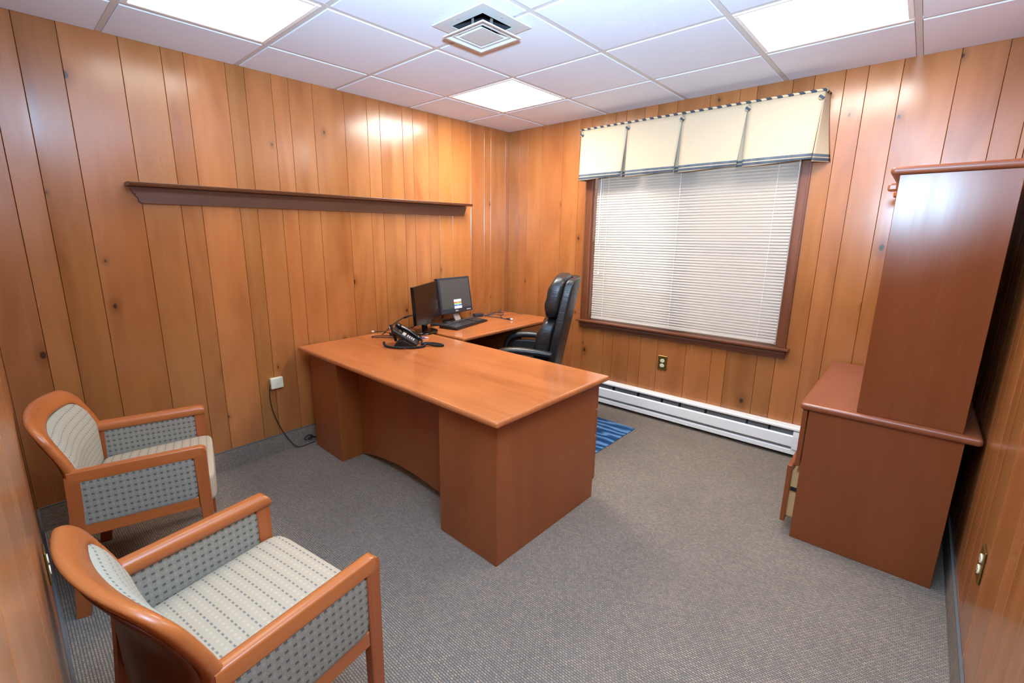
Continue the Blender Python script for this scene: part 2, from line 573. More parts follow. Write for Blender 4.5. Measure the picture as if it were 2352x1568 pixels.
def slat_mat():
    t = NT('blind_slat')
    d = t.N('BsdfDiffuse'); tr = t.N('BsdfTranslucent'); g = t.N('BsdfGlossy'); m1 = t.N('MixShader'); m2 = t.N('MixShader')
    d.inputs[0].default_value = S(192, 180, 168); tr.inputs[0].default_value = S(222, 204, 184); g.inputs[0].default_value = (0.8, 0.8, 0.8, 1)
    g.inputs['Roughness'].default_value = 0.35
    m1.inputs[0].default_value = 0.10; m2.inputs[0].default_value = 0.06
    t.L(d.outputs[0], m1.inputs[1]); t.L(tr.outputs[0], m1.inputs[2])
    t.L(m1.outputs[0], m2.inputs[1]); t.L(g.outputs[0], m2.inputs[2])
    t.L(m2.outputs[0], t.out.inputs['Surface'])
    return t.m
M['slat'] = slat_mat()

def glass():
    t = NT('window_glass')
    tr = t.N('BsdfTransparent'); g = t.N('BsdfGlossy'); m = t.N('MixShader')
    tr.inputs[0].default_value = (0.93, 0.95, 0.94, 1); g.inputs['Roughness'].default_value = 0.02
    m.inputs[0].default_value = 0.07
    t.L(tr.outputs[0], m.inputs[1]); t.L(g.outputs[0], m.inputs[2]); t.L(m.outputs[0], t.out.inputs['Surface'])
    return t.m
M['glass'] = glass()

def rug_mat():
    t = NT('blue_rug_weave')
    b = t.bsdf
    tc = t.N('TexCoord').outputs['Object']
    w = t.N('TexWave', wave_type='BANDS', bands_direction='Y', wave_profile='SIN')
    t.L(t.mapping(tc, (0.35, 1, 1), (0, 0, -0.42)), w.inputs['Vector'])
    w.inputs['Scale'].default_value = 4.5; w.inputs['Distortion'].default_value = 9.0; w.inputs['Detail'].default_value = 3.0; w.inputs['Detail Scale'].default_value = 1.6
    n = t.noise(tc, 300.0, 2)
    f = t.math('ADD', t.math('MULTIPLY', w.outputs['Fac'], 0.8), t.math('MULTIPLY', n, 0.25))
    t.L(t.ramp(f, [(0.2, S(36, 72, 112)), (0.6, S(62, 104, 150)), (0.95, S(116, 156, 196))]), b.inputs['Base Color'])
    b.inputs['Roughness'].default_value = 0.95; b.inputs['Specular IOR Level'].default_value = 0.1
    t.bump(n, 0.5, 0.002)
    return t.m
M['rug'] = rug_mat()

def sticker():
    """flat printed card: white with orange, green and blue bands (local z from the bottom)"""
    t = NT('printed_card')
    b = t.bsdf
    tc = t.N('TexCoord').outputs['Object']
    sx = t.N('SeparateXYZ'); t.L(tc, sx.inputs[0])
    z = sx.outputs[2]; x = sx.outputs[0]
    def band(a, c): return t.math('MULTIPLY', t.math('GREATER_THAN', z, a), t.math('LESS_THAN', z, c))
    def mark(a, c, w): return t.math('MULTIPLY', band(a, c), t.math('LESS_THAN', t.math('ABSOLUTE', x), w))
    col = t.mix(band(0.047, 0.057), S(240, 240, 244), S(228, 88, 40))
    col = t.mix(band(0.034, 0.047), col, S(140, 214, 130))
    col = t.mix(band(0.022, 0.032), col, S(36, 84, 206))
    col = t.mix(mark(0.050, 0.054, 0.008), col, S(238, 200, 190))
    col = t.mix(mark(0.025, 0.029, 0.008), col, S(190, 206, 240))
    col = t.mix(mark(0.068, 0.071, 0.010), col, S(180, 196, 230))
    t.L(col, b.inputs['Base Color'])
    b.inputs['Roughness'].default_value = 0.5
    return t.m
M['card'] = sticker()

# ---------------------------------------------------------------- the room shell
RX, BY, HC = 3.315, -3.553, 2.40
struct = lambda name, bm, m, parent=None: tag(obj(name, bm, m, parent), kind='structure')

floor = struct('floor', B(-0.12, RX + 0.12, BY - 0.12, 0.15, -0.06, 0.0), M['carpet'])

# ceiling: slab with the hole of the air vent, grid bars and tiles
GX = [0.423 + 0.6096 * i for i in range(5)]
GY = [-(0.569 + 0.6096 * j) for j in range(5)]
VX0, VX1, VY0, VY1 = 1.300, 1.500, -1.935, -1.735         # throat of the vent
bm = bmesh.new()
box(bm, -0.12, VX0, BY - 0.12, 0.15, 2.412, 2.46)
box(bm, VX1, RX + 0.12, BY - 0.12, 0.15, 2.412, 2.46)
box(bm, VX0, VX1, BY - 0.12, VY0, 2.412, 2.46)
box(bm, VX0, VX1, VY1, 0.15, 2.412, 2.46)
ceiling = struct('ceiling', bm, M['tile'])
hb = 0.012
for x in GX:
    obj('grid_bar', B(x - hb, x + hb, BY, 0.0, 2.400, 2.412), M['grid'], ceiling)
for y in GY:
    if VY0 < y < VY1:
        obj('grid_bar', B(0, VX0, y - hb, y + hb, 2.4003, 2.412), M['grid'], ceiling)
        obj('grid_bar', B(VX1, RX, y - hb, y + hb, 2.4003, 2.412), M['grid'], ceiling)
    else:
        obj('grid_bar', B(0, RX, y - hb, y + hb, 2.4003, 2.412), M['grid'], ceiling)
LIGHTS = {(1, 1): 'square ceiling light panel over the room corner beside the window wall',
          (1, 4): 'square ceiling light panel above the guest chairs by the long wall shelf',
          (4, 1): 'square ceiling light panel between the window valance and the hutch'}
xs = [0.0] + GX + [RX]
ys = [0.0] + GY + [BY]
light_cells = []
for i in range(6):
    for j in range(6):
        x0 = xs[i] + (hb if i > 0 else 0.002); x1 = xs[i + 1] - (hb if i < 5 else 0.002)
        y1 = ys[j] - (hb if j > 0 else 0.002); y0 = ys[j + 1] + (hb if j < 5 else 0.002)
        if (i, j) in LIGHTS:
            light_cells.append((i, j, x0, x1, y0, y1))
            continue
        e = 0.0022
        x0 += e * (i > 0); x1 -= e * (i < 5); y0 += e * (j < 5); y1 -= e * (j > 0)
        bm = bmesh.new()
        if x0 < VX0 and x1 > VX1 and y0 < VY1 and y1 > VY0:
            a, c = (VY0, y1) if y0 < VY0 else (y0, VY1)
            box(bm, x0, VX0, y0, y1, 2.3965, 2.412)
            box(bm, VX1, x1, y0, y1, 2.3965, 2.412)
            if y0 < VY0: box(bm, VX0, VX1, y0, VY0, 2.3965, 2.412)
            else: box(bm, VX0, VX1, VY1, y1, 2.3965, 2.412)
        else:
            box(bm, x0, x1, y0, y1, 2.3965, 2.412, 0.0025)
        obj('ceiling_tile', bm, M['tile'], ceiling)

for i, j, x0, x1, y0, y1 in light_cells:
    cx, cy = (x0 + x1) / 2, (y0 + y1) / 2
    t = empty('ceiling_light', (cx, cy, 2.39))
    tag(t, LIGHTS[(i, j)], 'ceiling light', 'square lay-in ceiling lights')
    hx, hy = (x1 - x0) / 2 - 0.001, (y1 - y0) / 2 - 0.001
    f = 0.022
    bm = bmesh.new()
    box(bm, -hx, hx, hy - f, hy, 0.006, 0.0215, 0.003)
    box(bm, -hx, hx, -hy, -hy + f, 0.006, 0.0215, 0.003)
    box(bm, -hx, -hx + f, -hy + f, hy - f, 0.006, 0.0215, 0.003)
    box(bm, hx - f, hx, -hy + f, hy - f, 0.006, 0.0215, 0.003)
    obj('light_frame', bm, M['white_metal'], t)
    obj('light_lens', B(-hx + f, hx - f, -hy + f, hy - f, 0.012, 0.016), M['lens', (i, j)], t)

# walls: a dark backing with every board of the panelling a piece of its own
WX0, WX1, WZ0, WZ1 = 0.935, 2.400, 0.715, 2.12             # window opening
wl = struct('wall_left', B(-0.12, -0.012, BY - 0.12, 0.13, 0, 2.46), M['dark_gap'])
wr = struct('wall_right', B(RX + 0.012, RX + 0.12, BY - 0.12, 0.13, 0, 2.46), M['dark_gap'])
wb = struct('wall_back', B(-0.012, RX + 0.012, BY - 0.12, BY - 0.012, 0, 2.46), M['dark_gap'])
bm = bmesh.new()
box(bm, -0.012, WX0, 0.012, 0.13, 0, 2.46)
box(bm, WX1, RX + 0.012, 0.012, 0.13, 0, 2.46)
box(bm, WX0, WX1, 0.012, 0.13, 0, WZ0)
box(bm, WX0, WX1, 0.012, 0.13, WZ1, 2.46)
ww = struct('wall_window', bm, M['dark_gap'])

def board(parent, w, z0, z1, loc, rz, tone):
    bm = bmesh.new()
    h = w / 2 - 0.0009
    c = 0.0014
    prism(bm, [(-h, 0.0115), (-h, c), (-h + c, 0), (h - c, 0), (h, c), (h, 0.0115)], 'z', 0, z1 - z0)
    o = obj('wall_board', bm, M['panel'], parent, False, (loc[0], loc[1], z0), (0, 0, rz))
    o.color = (tone * random.uniform(0.98, 1.02), tone * random.uniform(0.95, 1.02), tone * random.uniform(0.90, 1.02), 1)
    return o

LS = [(BY, 0.80), (-3.404, 0.86), (-3.302, 0.80), (-3.158, 0.86), (-2.935, 0.88), (-2.761, 0.94), (-2.660, 1.10), (-2.458, 0.86), (-2.358, 0.95), (-2.206, 1.05),
      (-2.104, 1.0), (-1.950, 1.0), (-1.727, 0.98), (-1.549, 1.03), (-1.444, 0.95), (-1.243, 1.0), (-1.144, 1.08), (-0.991, 1.02), (-0.887, 1.06), (-0.738, 1.08), (-0.515, 0.90),
      (-0.343, 0.96), (-0.254, 0.98), (-0.050, 0.86), (0.008, 1)]
for (a, tn), (b_, _) in zip(LS[:-1], LS[1:]):
    board(wl, b_ - a, 0.0, HC + 0.004, (0, (a + b_) / 2), PI / 2, tn)
WS = [(0.0, 0.84), (0.131, 0.94), (0.229, 0.98), (0.387, 1.0), (0.613, 1.0), (0.783, 0.92), (0.892, 0.9), (1.104, 0.9), (1.193, 0.86), (1.341, 0.95), (1.443, 0.9), (1.583, 0.94),
      (1.806, 0.98), (1.993, 1.0), (2.094, 0.84), (2.290, 0.84), (2.400, 0.98), (2.550, 0.98), (2.654, 1.0), (2.803, 1.02), (3.024, 0.98), (3.192, 0.93), (3.294, 0.92), (RX, 1)]
for (a, tn), (b_, _) in zip(WS[:-1], WS[1:]):
    if b_ > WX0 + 0.01 and a < WX1 - 0.01:
        lo, hi = a, b_
        board(ww, b_ - a, 0.0, WZ0 - 0.003, ((a + b_) / 2, 0), 0, tn)
        board(ww, b_ - a, WZ1 + 0.003, HC + 0.004, ((a + b_) / 2, 0), 0, tn * 0.98)
        if a < WX0 - 0.01:
            board(ww, WX0 - a, WZ0, WZ1, ((a + WX0) / 2, 0), 0, tn)
        if b_ > WX1 + 0.01:
            board(ww, b_ - WX1, WZ0, WZ1, ((WX1 + b_) / 2, 0), 0, tn)
    else:
        board(ww, b_ - a, 0.0, HC + 0.004, ((a + b_) / 2, 0), 0, tn)
steps = [0.10, 0.20, 0.155, 0.10, 0.225, 0.17, 0.10, 0.155]
def random_boards(parent, a, e, place):
    k = 0
    while a < e - 1e-6:
        w = steps[k % 8]
        if a + w > e - 0.03: w = e - a
        place(parent, a, w)
        a += w; k += 1
random_boards(wr, BY, 0.0, lambda p, a, w: board(p, w, 0.0, HC + 0.004, (RX, a + w / 2), -PI / 2, random.uniform(0.82, 0.96)))
random_boards(wb, 0.0, RX, lambda p, a, w: board(p, w, 0.0, HC + 0.004, (a + w / 2, BY), PI, random.uniform(0.74, 0.86)))  # same wood as the other walls, toned darker to paint in dimness

# carpet base strips
def base_strip(name, x0, x1, y0, y1, m, ex, ey):
    b = struct(name, B(x0, x1, y0, y1, 0.0, 0.124), m)
    obj('binding', B(x0 - ex, x1 + ex, y0 - ey, y1 + ey, 0.124, 0.130), M['strip_edge'], b)
    return b
base_strip('baseboard_left', 0.0005, 0.009, BY + 0.01, -0.002, M['carpet_yz'], 0, 0)
base_strip('baseboard_right', RX - 0.009, RX - 0.0005, BY + 0.01, -0.002, M['carpet_yz'], 0, 0)
base_strip('baseboard_back', 0.01, RX - 0.01, BY + 0.0005, BY + 0.009, M['carpet_xz'], 0, 0)
base_strip('baseboard_window', 0.01, 0.70, -0.009, -0.0005, M['carpet_xz'], 0, 0)

# ---------------------------------------------------------------- window
win = empty('window_1', ((WX0 + WX1) / 2, 0, WZ0))
win['kind'] = 'structure'
def wpart(name, x0, x1, y0, y1, z0, z1, m, bev=0.0, par=win):
    cx = (WX0 + WX1) / 2
    return obj(name, B(x0 - cx, x1 - cx, y0, y1, z0 - WZ0, z1 - WZ0, bev, 2 if bev else 1), m, par)
wpart('window_jamb', WX0, WX0 + 0.012, 0.0, 0.125, WZ0, WZ1, M['trim'])
wpart('window_jamb', WX1 - 0.012, WX1, 0.0, 0.125, WZ0, WZ1, M['trim'])
wpart('window_head', WX0 + 0.012, WX1 - 0.012, 0.0, 0.125, WZ1 - 0.012, WZ1, M['trimx'])
for a, b_ in ((0.873, WX0), (WX1, 2.452)):
    c = wpart('window_casing', a, b_, -0.020, -0.0005, 0.727, 2.185, M['trim'], 0.004)
    o_ = (a, a + 0.012) if a < 1 else (b_ - 0.012, b_)
    wpart('casing_bead', o_[0] + 0.0, o_[1] - 0.0, -0.026, -0.020, 0.727, 2.185, M['trim'], 0.002)
wpart('window_casing', WX0, WX1, -0.020, -0.0005, 2.122, 2.185, M['trimx'], 0.004)
cx = (WX0 + WX1) / 2
bm = bmesh.new()
prism(bm, [(-0.0005, 0.0), (0.12, 0.0), (0.12, -0.016), (-0.0005, -0.016)], 'x', WX0 - cx, WX1 - cx)
prism(bm, [(-0.052, -0.002), (-0.047, 0.0015), (-0.0006, 0.0015), (-0.0006, -0.016), (-0.047, -0.016), (-0.052, -0.012)], 'x', 0.843 - cx, 2.474 - cx)
obj('window_sill', bm, M['trimx'], win, False, (0, 0, 0.012))
bm = bmesh.new()
prism(bm, [(-0.0006, -0.004), (-0.030, -0.004), (-0.030, -0.014), (-0.018, -0.030), (-0.018, -0.052), (-0.012, -0.060), (-0.0006, -0.060)], 'x', 0.872 - cx, 2.452 - cx)
obj('sill_apron', bm, M['trimx'], win)
# two double-hung sashes each side of a mullion
mx = 1.68
for a, b_ in ((WX0 + 0.012, mx - 0.03), (mx + 0.03, WX1 - 0.012)):
    for z0, z1, yy in ((WZ0 + 0.0, 1.40, 0.062), (1.36, WZ1 - 0.012, 0.092)):
        s = wpart('window_sash', a, a + 0.045, yy, yy + 0.028, z0, z1, M['sash'])
        wpart('window_sash', b_ - 0.045, b_, yy, yy + 0.028, z0, z1, M['sash'])
        wpart('window_sash', a + 0.045, b_ - 0.045, yy, yy + 0.028, z0, z0 + 0.05, M['sash'])
        wpart('window_sash', a + 0.045, b_ - 0.045, yy, yy + 0.028, z1 - 0.045, z1, M['sash'])
        wpart('window_pane', a + 0.045, b_ - 0.045, yy + 0.011, yy + 0.015, z0 + 0.05, z1 - 0.045, M['glass'])
wpart('window_mullion', mx - 0.03, mx + 0.03, 0.05, 0.12, WZ0, WZ1 - 0.012, M['sash'])

# ---------------------------------------------------------------- mini blind
bl = empty('window_blind', (1.672, 0.016, 0.735))
tag(bl, 'closed pale horizontal slat blind filling the window below the valance', 'blind')
BW = 0.708
n_sl = 68
pitch = 0.0202
bm = bmesh.new()
ang = math.radians(62)
prof = []
for k in range(4):
    s_ = (k / 3 - 0.5) * 0.025
    crown = 0.0022 * (1 - (2 * k / 3 - 1) ** 2)
    # closed with the room-side edge turned down
    prof.append((-s_ * math.cos(ang) * -1 - crown * math.sin(ang), s_ * math.sin(ang) + 0 - crown * math.cos(ang)))
top = [(p[0], p[1]) for p in prof]
bot = [(p[0] + 0.0006, p[1] + 0.0003) for p in reversed(prof)]
prism(bm, top + bot, 'x', -BW, BW)
s0 = obj('blind_slat', bm, M['slat'], bl, False, (0, 0, 0.032))
for k in range(1, n_sl):
    c = s0.copy()
    COL.objects.link(c)
    c.location = (random.uniform(-0.0015, 0.0015), random.uniform(-0.0006, 0.0006), 0.032 + pitch * k)
    c.rotation_euler = (random.uniform(-0.04, 0.04), 0, 0)
obj('bottom_rail', B(-BW, BW, -0.010, 0.010, 0.004, 0.018, 0.003), M['slat'], bl)
obj('head_rail', B(-BW, BW, -0.014, 0.014, 0.032 + pitch * n_sl - 0.004, 0.032 + pitch * n_sl + 0.008, 0.002), M['slat'], bl)
for x in (-0.60, -0.02, 0.60):
    bm = bmesh.new()
    tube(bm, [(x, -0.0135, 0.006), (x, -0.0135, 1.40)], 0.0011, 5)
    for k in range(n_sl):
        box(bm, x - 0.003, x + 0.003, -0.0150, -0.0125, 0.026 + pitch * k, 0.0285 + pitch * k)
    obj('ladder_cord', bm, M['white'], bl)
bm = bmesh.new()
tube(bm, [(-0.665, -0.022, 1.38), (-0.668, -0.024, 0.66)], 0.0035, 6)
obj('tilt_wand', bm, M['white'], bl)
bm = bmesh.new()
tube(bm, [(-0.645, -0.020, 1.38), (-0.652, -0.022, 0.42)], 0.0012, 5)
lathe(bm, [(0.001, 0.425), (0.005, 0.415), (0.007, 0.398), (0.002, 0.392)], 8, Matrix.Translation((-0.652, -0.022, 0)))
obj('pull_cord', bm, M['white'], bl)

# ---------------------------------------------------------------- valance
VZ0, VZ1 = 1.893, 2.278
va = empty('valance', (0, 0, VZ0))
tag(va, 'cream linen box-pleated valance with navy banded hem above the window', 'valance')
VH = VZ1 - VZ0
FY = -0.118
bx = [0.866, 1.269, 1.674, 2.084, 2.480]
for k in range(4):
    a, b_ = bx[k], bx[k + 1]
    def f(u, v, a=a, b_=b_, k=k):
        # v: 0 hem .. 1 top; flaps spring apart toward the hem
        g0 = 0.0 if k == 0 else 0.004
        g1 = 0.032 if k < 3 else 0.020
        x = a + g0 * (1 - v) + (b_ - a - (g0 + g1) * (1 - v)) * u
        d = (1 - v) ** 1.3
        y = FY - d * (0.014 + 0.010 * math.sin(PI * u)) - 0.004 * math.sin(PI * u) * v
        z = VH * v + (1 - v) * (0.010 * math.sin(PI * (u - 0.35)) * u + 0.004 * u)
        return Vector((x, y, z)), Vector((0, -1, 0))
    bm = bmesh.new()
    grid_solid(bm, f, 14, 10, 0.003)
    obj('valance_panel', bm, M['linen'], va, True)
for k in (1, 2, 3):
    x = bx[k]
    def f(u, v, x=x):
        return Vector((x - 0.045 + 0.06 * u, FY + 0.040 + 0.012 * v - 0.006 * math.sin(PI * u), VH * (0.010 + 0.95 * v))), Vector((0, -1, 0))
    bm = bmesh.new()
    grid_solid(bm, f, 6, 6, 0.003)
    obj('pleat_insert', bm, M['linen'], va, True)
def fr(u, v):
    d = (1 - v) ** 1.3
    return Vector((2.480 - 0.018 * d * (1 - u) + 0.048 * d * u + 0.012 * u, FY + 0.006 + (-FY - 0.007) * u, VH * v)), Vector((1, 0, 0))
bm = bmesh.new(); grid_solid(bm, fr, 8, 10, 0.003)
obj('side_return', bm, M['linen'], va, True)
def fl_(u, v):
    d = (1 - v) ** 1.3
    return Vector((0.866 - 0.012 * d * u * (1 - u) * 4, FY + 0.003 + (-FY - 0.004) * u - 0.012 * d * (1 - u), VH * v)), Vector((-1, 0, 0))
bm = bmesh.new(); grid_solid(bm, fl_, 6, 8, 0.003)
obj('side_return', bm, M['linen'], va, True)
obj('mounting_board', B(0.872, 2.478, FY + 0.004, -0.001, VH - 0.022, VH - 0.002), M['white'], va)
bm = bmesh.new()
tube(bm, [(0.866, -0.002, VH + 0.003), (0.864, FY, VH + 0.003), (0.868, FY - 0.004, VH + 0.003), (1.674, FY - 0.005, VH + 0.003), (2.478, FY - 0.004, VH + 0.003), (2.484, FY, VH + 0.003), (2.490, -0.002, VH + 0.003)], 0.0075, 8)
obj('rope_trim', bm, M['rope'], va, True)
for k, x in enumerate(bx):
    bm = bmesh.new()
    Mx = Matrix.Rotation(PI / 2, 4, 'X')
    lathe(bm, [(0.0162, 0.0), (0.0160, 0.004), (0.012, 0.009), (0.004, 0.0115)], 16, Mx)
    obj('covered_button', bm, M['button'], va, True, (x + (0.012 if k == 0 else (-0.012 if k == 4 else 0)), FY - 0.005, 2.242 - VZ0))

# ---------------------------------------------------------------- baseboard heater
HX0, HX1 = 0.72, 2.735
ht = empty('baseboard_heater', (1.7, 0, 0))
tag(ht, 'long white electric baseboard heater on the floor under the window', 'heater')
hbm = lambda poly, a, b_: (lambda bm: (prism(bm, poly, 'x', a - 1.7, b_ - 1.7), bm)[1])(bmesh.new())
obj('heater_back', hbm([(-0.001, 0.028), (-0.001, 0.212), (-0.03, 0.212), (-0.03, 0.028)], HX0 + 0.002, HX1 - 0.002), M['slot'], ht)
obj('heater_top', hbm([(-0.0308, 0.217), (-0.001, 0.217), (-0.001, 0.2125), (-0.058, 0.2125), (-0.062, 0.206), (-0.062, 0.198), (-0.066, 0.198), (-0.066, 0.209), (-0.060, 0.217)], HX0, HX1), M['white_metal'], ht)
obj('heater_front', hbm([(-0.060, 0.160), (-0.070, 0.152), (-0.072, 0.086), (-0.064, 0.078), (-0.060, 0.082), (-0.067, 0.090), (-0.066, 0.148), (-0.058, 0.155)], HX0, 2.572), M['white_metal'], ht)
obj('heater_base', hbm([(-0.0305, 0.060), (-0.062, 0.062), (-0.066, 0.056), (-0.066, 0.028), (-0.0305, 0.028)], HX0, HX1), M['white_metal'], ht)
bm = bmesh.new()
r_ = random.Random(3)
for k in range(9):
    x = HX0 + 0.15 + (2.5 - HX0) * k / 9 + r_.uniform(-0.05, 0.05)
    bm = bmesh.new()
    box(bm, x - 1.7 - 0.004, x - 1.7 + 0.004, -0.060, -0.03, 0.150, 0.185)
    obj('heater_bracket', bm, M['rail'], ht)

obj('end_cap', hbm([(-0.0306, 0.188), (-0.0690, 0.188), (-0.0725, 0.154), (-0.0725, 0.068), (-0.0690, 0.0625), (-0.0306, 0.0625)], 2.5725, HX1), M['white_metal'], ht)

# ---------------------------------------------------------------- wall shelf
sh = empty('wall_shelf', (0, -1.8, 1.69))
tag(sh, 'long dark wood moulded ledge shelf on the panelled wall', 'shelf')
bm = bmesh.new()
prism(bm, [(0.001, 0.006), (0.108, 0.006), (0.110, 0.009), (0.107, 0.0115), (0.111, 0.0145), (0.108, 0.0175), (0.111, 0.0205), (0.109, 0.024), (0.001, 0.024)], 'y', -1.198, 1.198)
obj('shelf_board', bm, M['trimy'], sh)
bm = bmesh.new()
ends = [(-1.188, 0.0045), (-1.186, -0.006), (-1.179, -0.016), (-1.176, -0.026), (-1.166, -0.030), (-1.170, -0.036), (-1.161, -0.044), (-1.156, -0.056), (-1.157, -0.064), (-1.148, -0.072), (-1.134, -0.075)]
ends += [(1.186, -0.075), (1.200, -0.072), (1.204, -0.060), (1.212, -0.044), (1.216, -0.030), (1.222, -0.020), (1.230, -0.006), (1.232, 0.0045)]
prism(bm, [(y * 0.995 - 0.014 * (y > 0), z) for y, z in ends], 'x', 0.001, 0.021)
obj('shelf_apron', bm, M['trimy'], sh)

# ---------------------------------------------------------------- air vent
ve = empty('air_vent', (1.400, -1.834, 2.393))
tag(ve, 'square white ceiling air vent with dropped stepped cones', 'vent')
def frame_bm(bm, ho, hi, z0, z1):
    box(bm, -ho, ho, hi, ho, z0, z1); box(bm, -ho, ho, -ho, -hi, z0, z1)
    box(bm, -ho, -hi, -hi, hi, z0, z1); box(bm, hi, ho, -hi, hi, z0, z1)
bm = bmesh.new(); frame_bm(bm, 0.160, 0.0985, -0.006, 0.0)
obj('vent_plate', bm, M['vent'], ve)
bm = bmesh.new()
frame_bm(bm, 0.0995, 0.0965, -0.004, 0.16)
box(bm, -0.0995, 0.0995, -0.0995, 0.0995, 0.16, 0.164)
obj('vent_duct', bm, M['vent_dark'], ve)
def cone(bm, ho, zo, hi, zi, lip, th=0.002):
    """square louvre cone: outer lower edge half size ho at zo, rising to hi at zi"""
    def ring(h, z): return [bm.verts.new((sx * h, sy * h, z)) for sx, sy in ((-1, -1), (1, -1), (1, 1), (-1, 1))]
    R = [ring(ho, zo - lip), ring(ho, zo), ring(hi, zi), ring(hi - th, zi), ring(ho - 0.008, zo - 0.0), ring(ho - 0.008, zo - lip)]
    for a, c in zip(R, R[1:] + R[:1]):
        for k in range(4):
            bm.faces.new((a[k], a[(k + 1) % 4], c[(k + 1) % 4], c[k]))
bm = bmesh.new(); cone(bm, 0.126, -0.046, 0.100, -0.034, 0.005)
obj('vent_cone', bm, M['vent'], ve)
bm = bmesh.new(); frame_bm(bm, 0.1275, 0.1175, -0.0535, -0.0512)
obj('vent_lip', bm, M['vent_dirty'], ve)
bm = bmesh.new(); cone(bm, 0.096, -0.043, 0.070, -0.030, 0.004)
obj('vent_cone', bm, M['vent'], ve)
bm = bmesh.new()
prism(bm, [(-0.072, -0.048), (0.072, -0.048), (0.072, -0.045), (0.05, -0.034), (-0.05, -0.034), (-0.072, -0.045)], 'y', -0.072, 0.072)
obj('vent_centre', bm, M['vent'], ve)
for sx, sy in ((1, 0), (-1, 0), (0, 1), (0, -1)):
    bm = bmesh.new()
    box(bm, sx * 0.06 - 0.004, sx * 0.06 + 0.004, sy * 0.06 - 0.004, sy * 0.06 + 0.004, -0.03, 0.155)
    obj('vent_bracket', bm, M['silver'], ve)
for sx, sy in ((0.02, 0.13), (-0.02, -0.13), (0.13, -0.01), (-0.13, 0.02)):
    bm = bmesh.new(); lathe(bm, [(0.004, 0), (0.003, -0.002), (0.001, -0.0025)], 8)
    obj('vent_screw', bm, M['silver'], ve, False, (sx, sy, -0.006))

# ---------------------------------------------------------------- power outlets and jack
def outlet(loc, rz, label):
    """local: plate in the x-z plane, facing -y"""
    t = empty('power_outlet', loc, rz)
    tag(t, label, 'outlet', 'brass plate duplex outlets')
    obj('outlet_plate', B(-0.036, 0.036, -0.006, -0.0005, -0.059, 0.059, 0.003), M['brass'], t)
    for s in (-1, 1):
        bm = bmesh.new()
        Mx = Matrix.Rotation(PI / 2, 4, 'X')
        lathe(bm, [(0.0175, 0.005), (0.0175, 0.0085), (0.0160, 0.0095)], 20, Mx, 1.0, 0.84)
        r = obj('receptacle', bm, M['ivory'], t, False, (0, 0, s * 0.0195))
        bm = bmesh.new()
        box(bm, -0.0075, -0.0050, -0.0100, -0.0090, -0.002, 0.008)
        box(bm, 0.0050, 0.0075, -0.0100, -0.0090, -0.001, 0.007)
        box(bm, -0.0025, 0.0025, -0.0100, -0.0090, -0.0105, -0.0055)
        obj('outlet_slots', bm, M['dark_gap'], r)
    bm = bmesh.new(); lathe(bm, [(0.003, 0.0055), (0.003, 0.0072), (0.001, 0.0076)], 8, Matrix.Rotation(PI / 2, 4, 'X'))
    obj('outlet_screw', bm, M['brass'], t)
    return t
outlet((1.635, 0, 0.465), 0.0, 'brass plate outlet with ivory sockets on the wall under the window')
outlet((RX, -1.508, 0.437), -PI / 2, 'brass plate outlet on the narrow wall beside the credenza')
outlet((1.14, BY, 0.441), PI, 'brass plate outlet low on the wall behind the guest chairs')

jk = empty('phone_jack', (0, -2.353, 0.497))
tag(jk, 'cream surface-mounted phone jack box on the panelled wall beside the desk', 'phone jack')
obj('jack_cover', B(0.0005, 0.028, -0.040, 0.040, -0.036, 0.036, 0.004, 2), M['jack'], jk)
obj('jack_socket', B(0.010, 0.018, -0.0415, -0.0398, -0.016, -0.004), M['dark_gap'], jk)
obj('jack_mark', B(0.0278, 0.0284, -0.004, 0.004, -0.004, -0.0025), M['dark_gap'], jk)
bm = bmesh.new()
tube(bm, smooth_path([(0.014, -2.396, 0.486), (0.014, -2.404, 0.42), (0.013, -2.395, 0.32), (0.013, -2.362, 0.20), (0.014, -2.315, 0.09), (0.024, -2.262, 0.012), (0.032, -2.215, 0.0045), (0.026, -2.16, 0.0045), (0.024, -2.130, 0.0045)]), 0.0026, 6)
tag(obj('telephone_wire', bm, M['cable'], None, True), 'thin black wire hanging from the cream jack box to the floor', 'wire')
bm = bmesh.new()
tube(bm, smooth_path([(0.016, -2.185, 0.0310), (0.0155, -2.20, 0.045), (0.0155, -2.182, 0.062), (0.0155, -2.155, 0.062), (0.0155, -2.140, 0.045), (0.016, -2.152, 0.031), (0.018, -2.175, 0.034), (0.022, -2.16, 0.05), (0.02, -2.13, 0.04), (0.02, -2.08, 0.004), (0.03, -2.02, 0.004)]), 0.004, 6)
tag(obj('looped_wire', bm, M['cable'], None, True), 'small looped black wire on the carpet base beside the desk foot', 'wire')

# ---------------------------------------------------------------- desk (L-shaped: main desk + return)
TZ = 0.72
def bullnose_top(x0, x1, y0, y1, z1, th=0.030, r=0.013):
    bm = bmesh.new()
    box(bm, x0, x1, y0, y1, z1 - th, z1, r, 4)
    return bm
dk = empty('executive_desk', (0.955, -1.77, 0), math.radians(-1.0))
tag(dk, 'large cherry veneer double pedestal desk with arched front panel', 'desk')
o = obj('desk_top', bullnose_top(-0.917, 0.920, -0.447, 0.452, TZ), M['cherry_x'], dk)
def carcass(parent, name, x0, x1, y0, y1, z0, z1, m='cherry_z'):
    return obj(name, B(x0, x1, y0, y1, z0, z1, 0.002), M[m], parent)
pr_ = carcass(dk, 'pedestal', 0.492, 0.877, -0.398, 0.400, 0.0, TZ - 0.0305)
pl_ = carcass(dk, 'pedestal', -0.872, -0.512, -0.388, 0.400, 0.0, TZ - 0.0305)
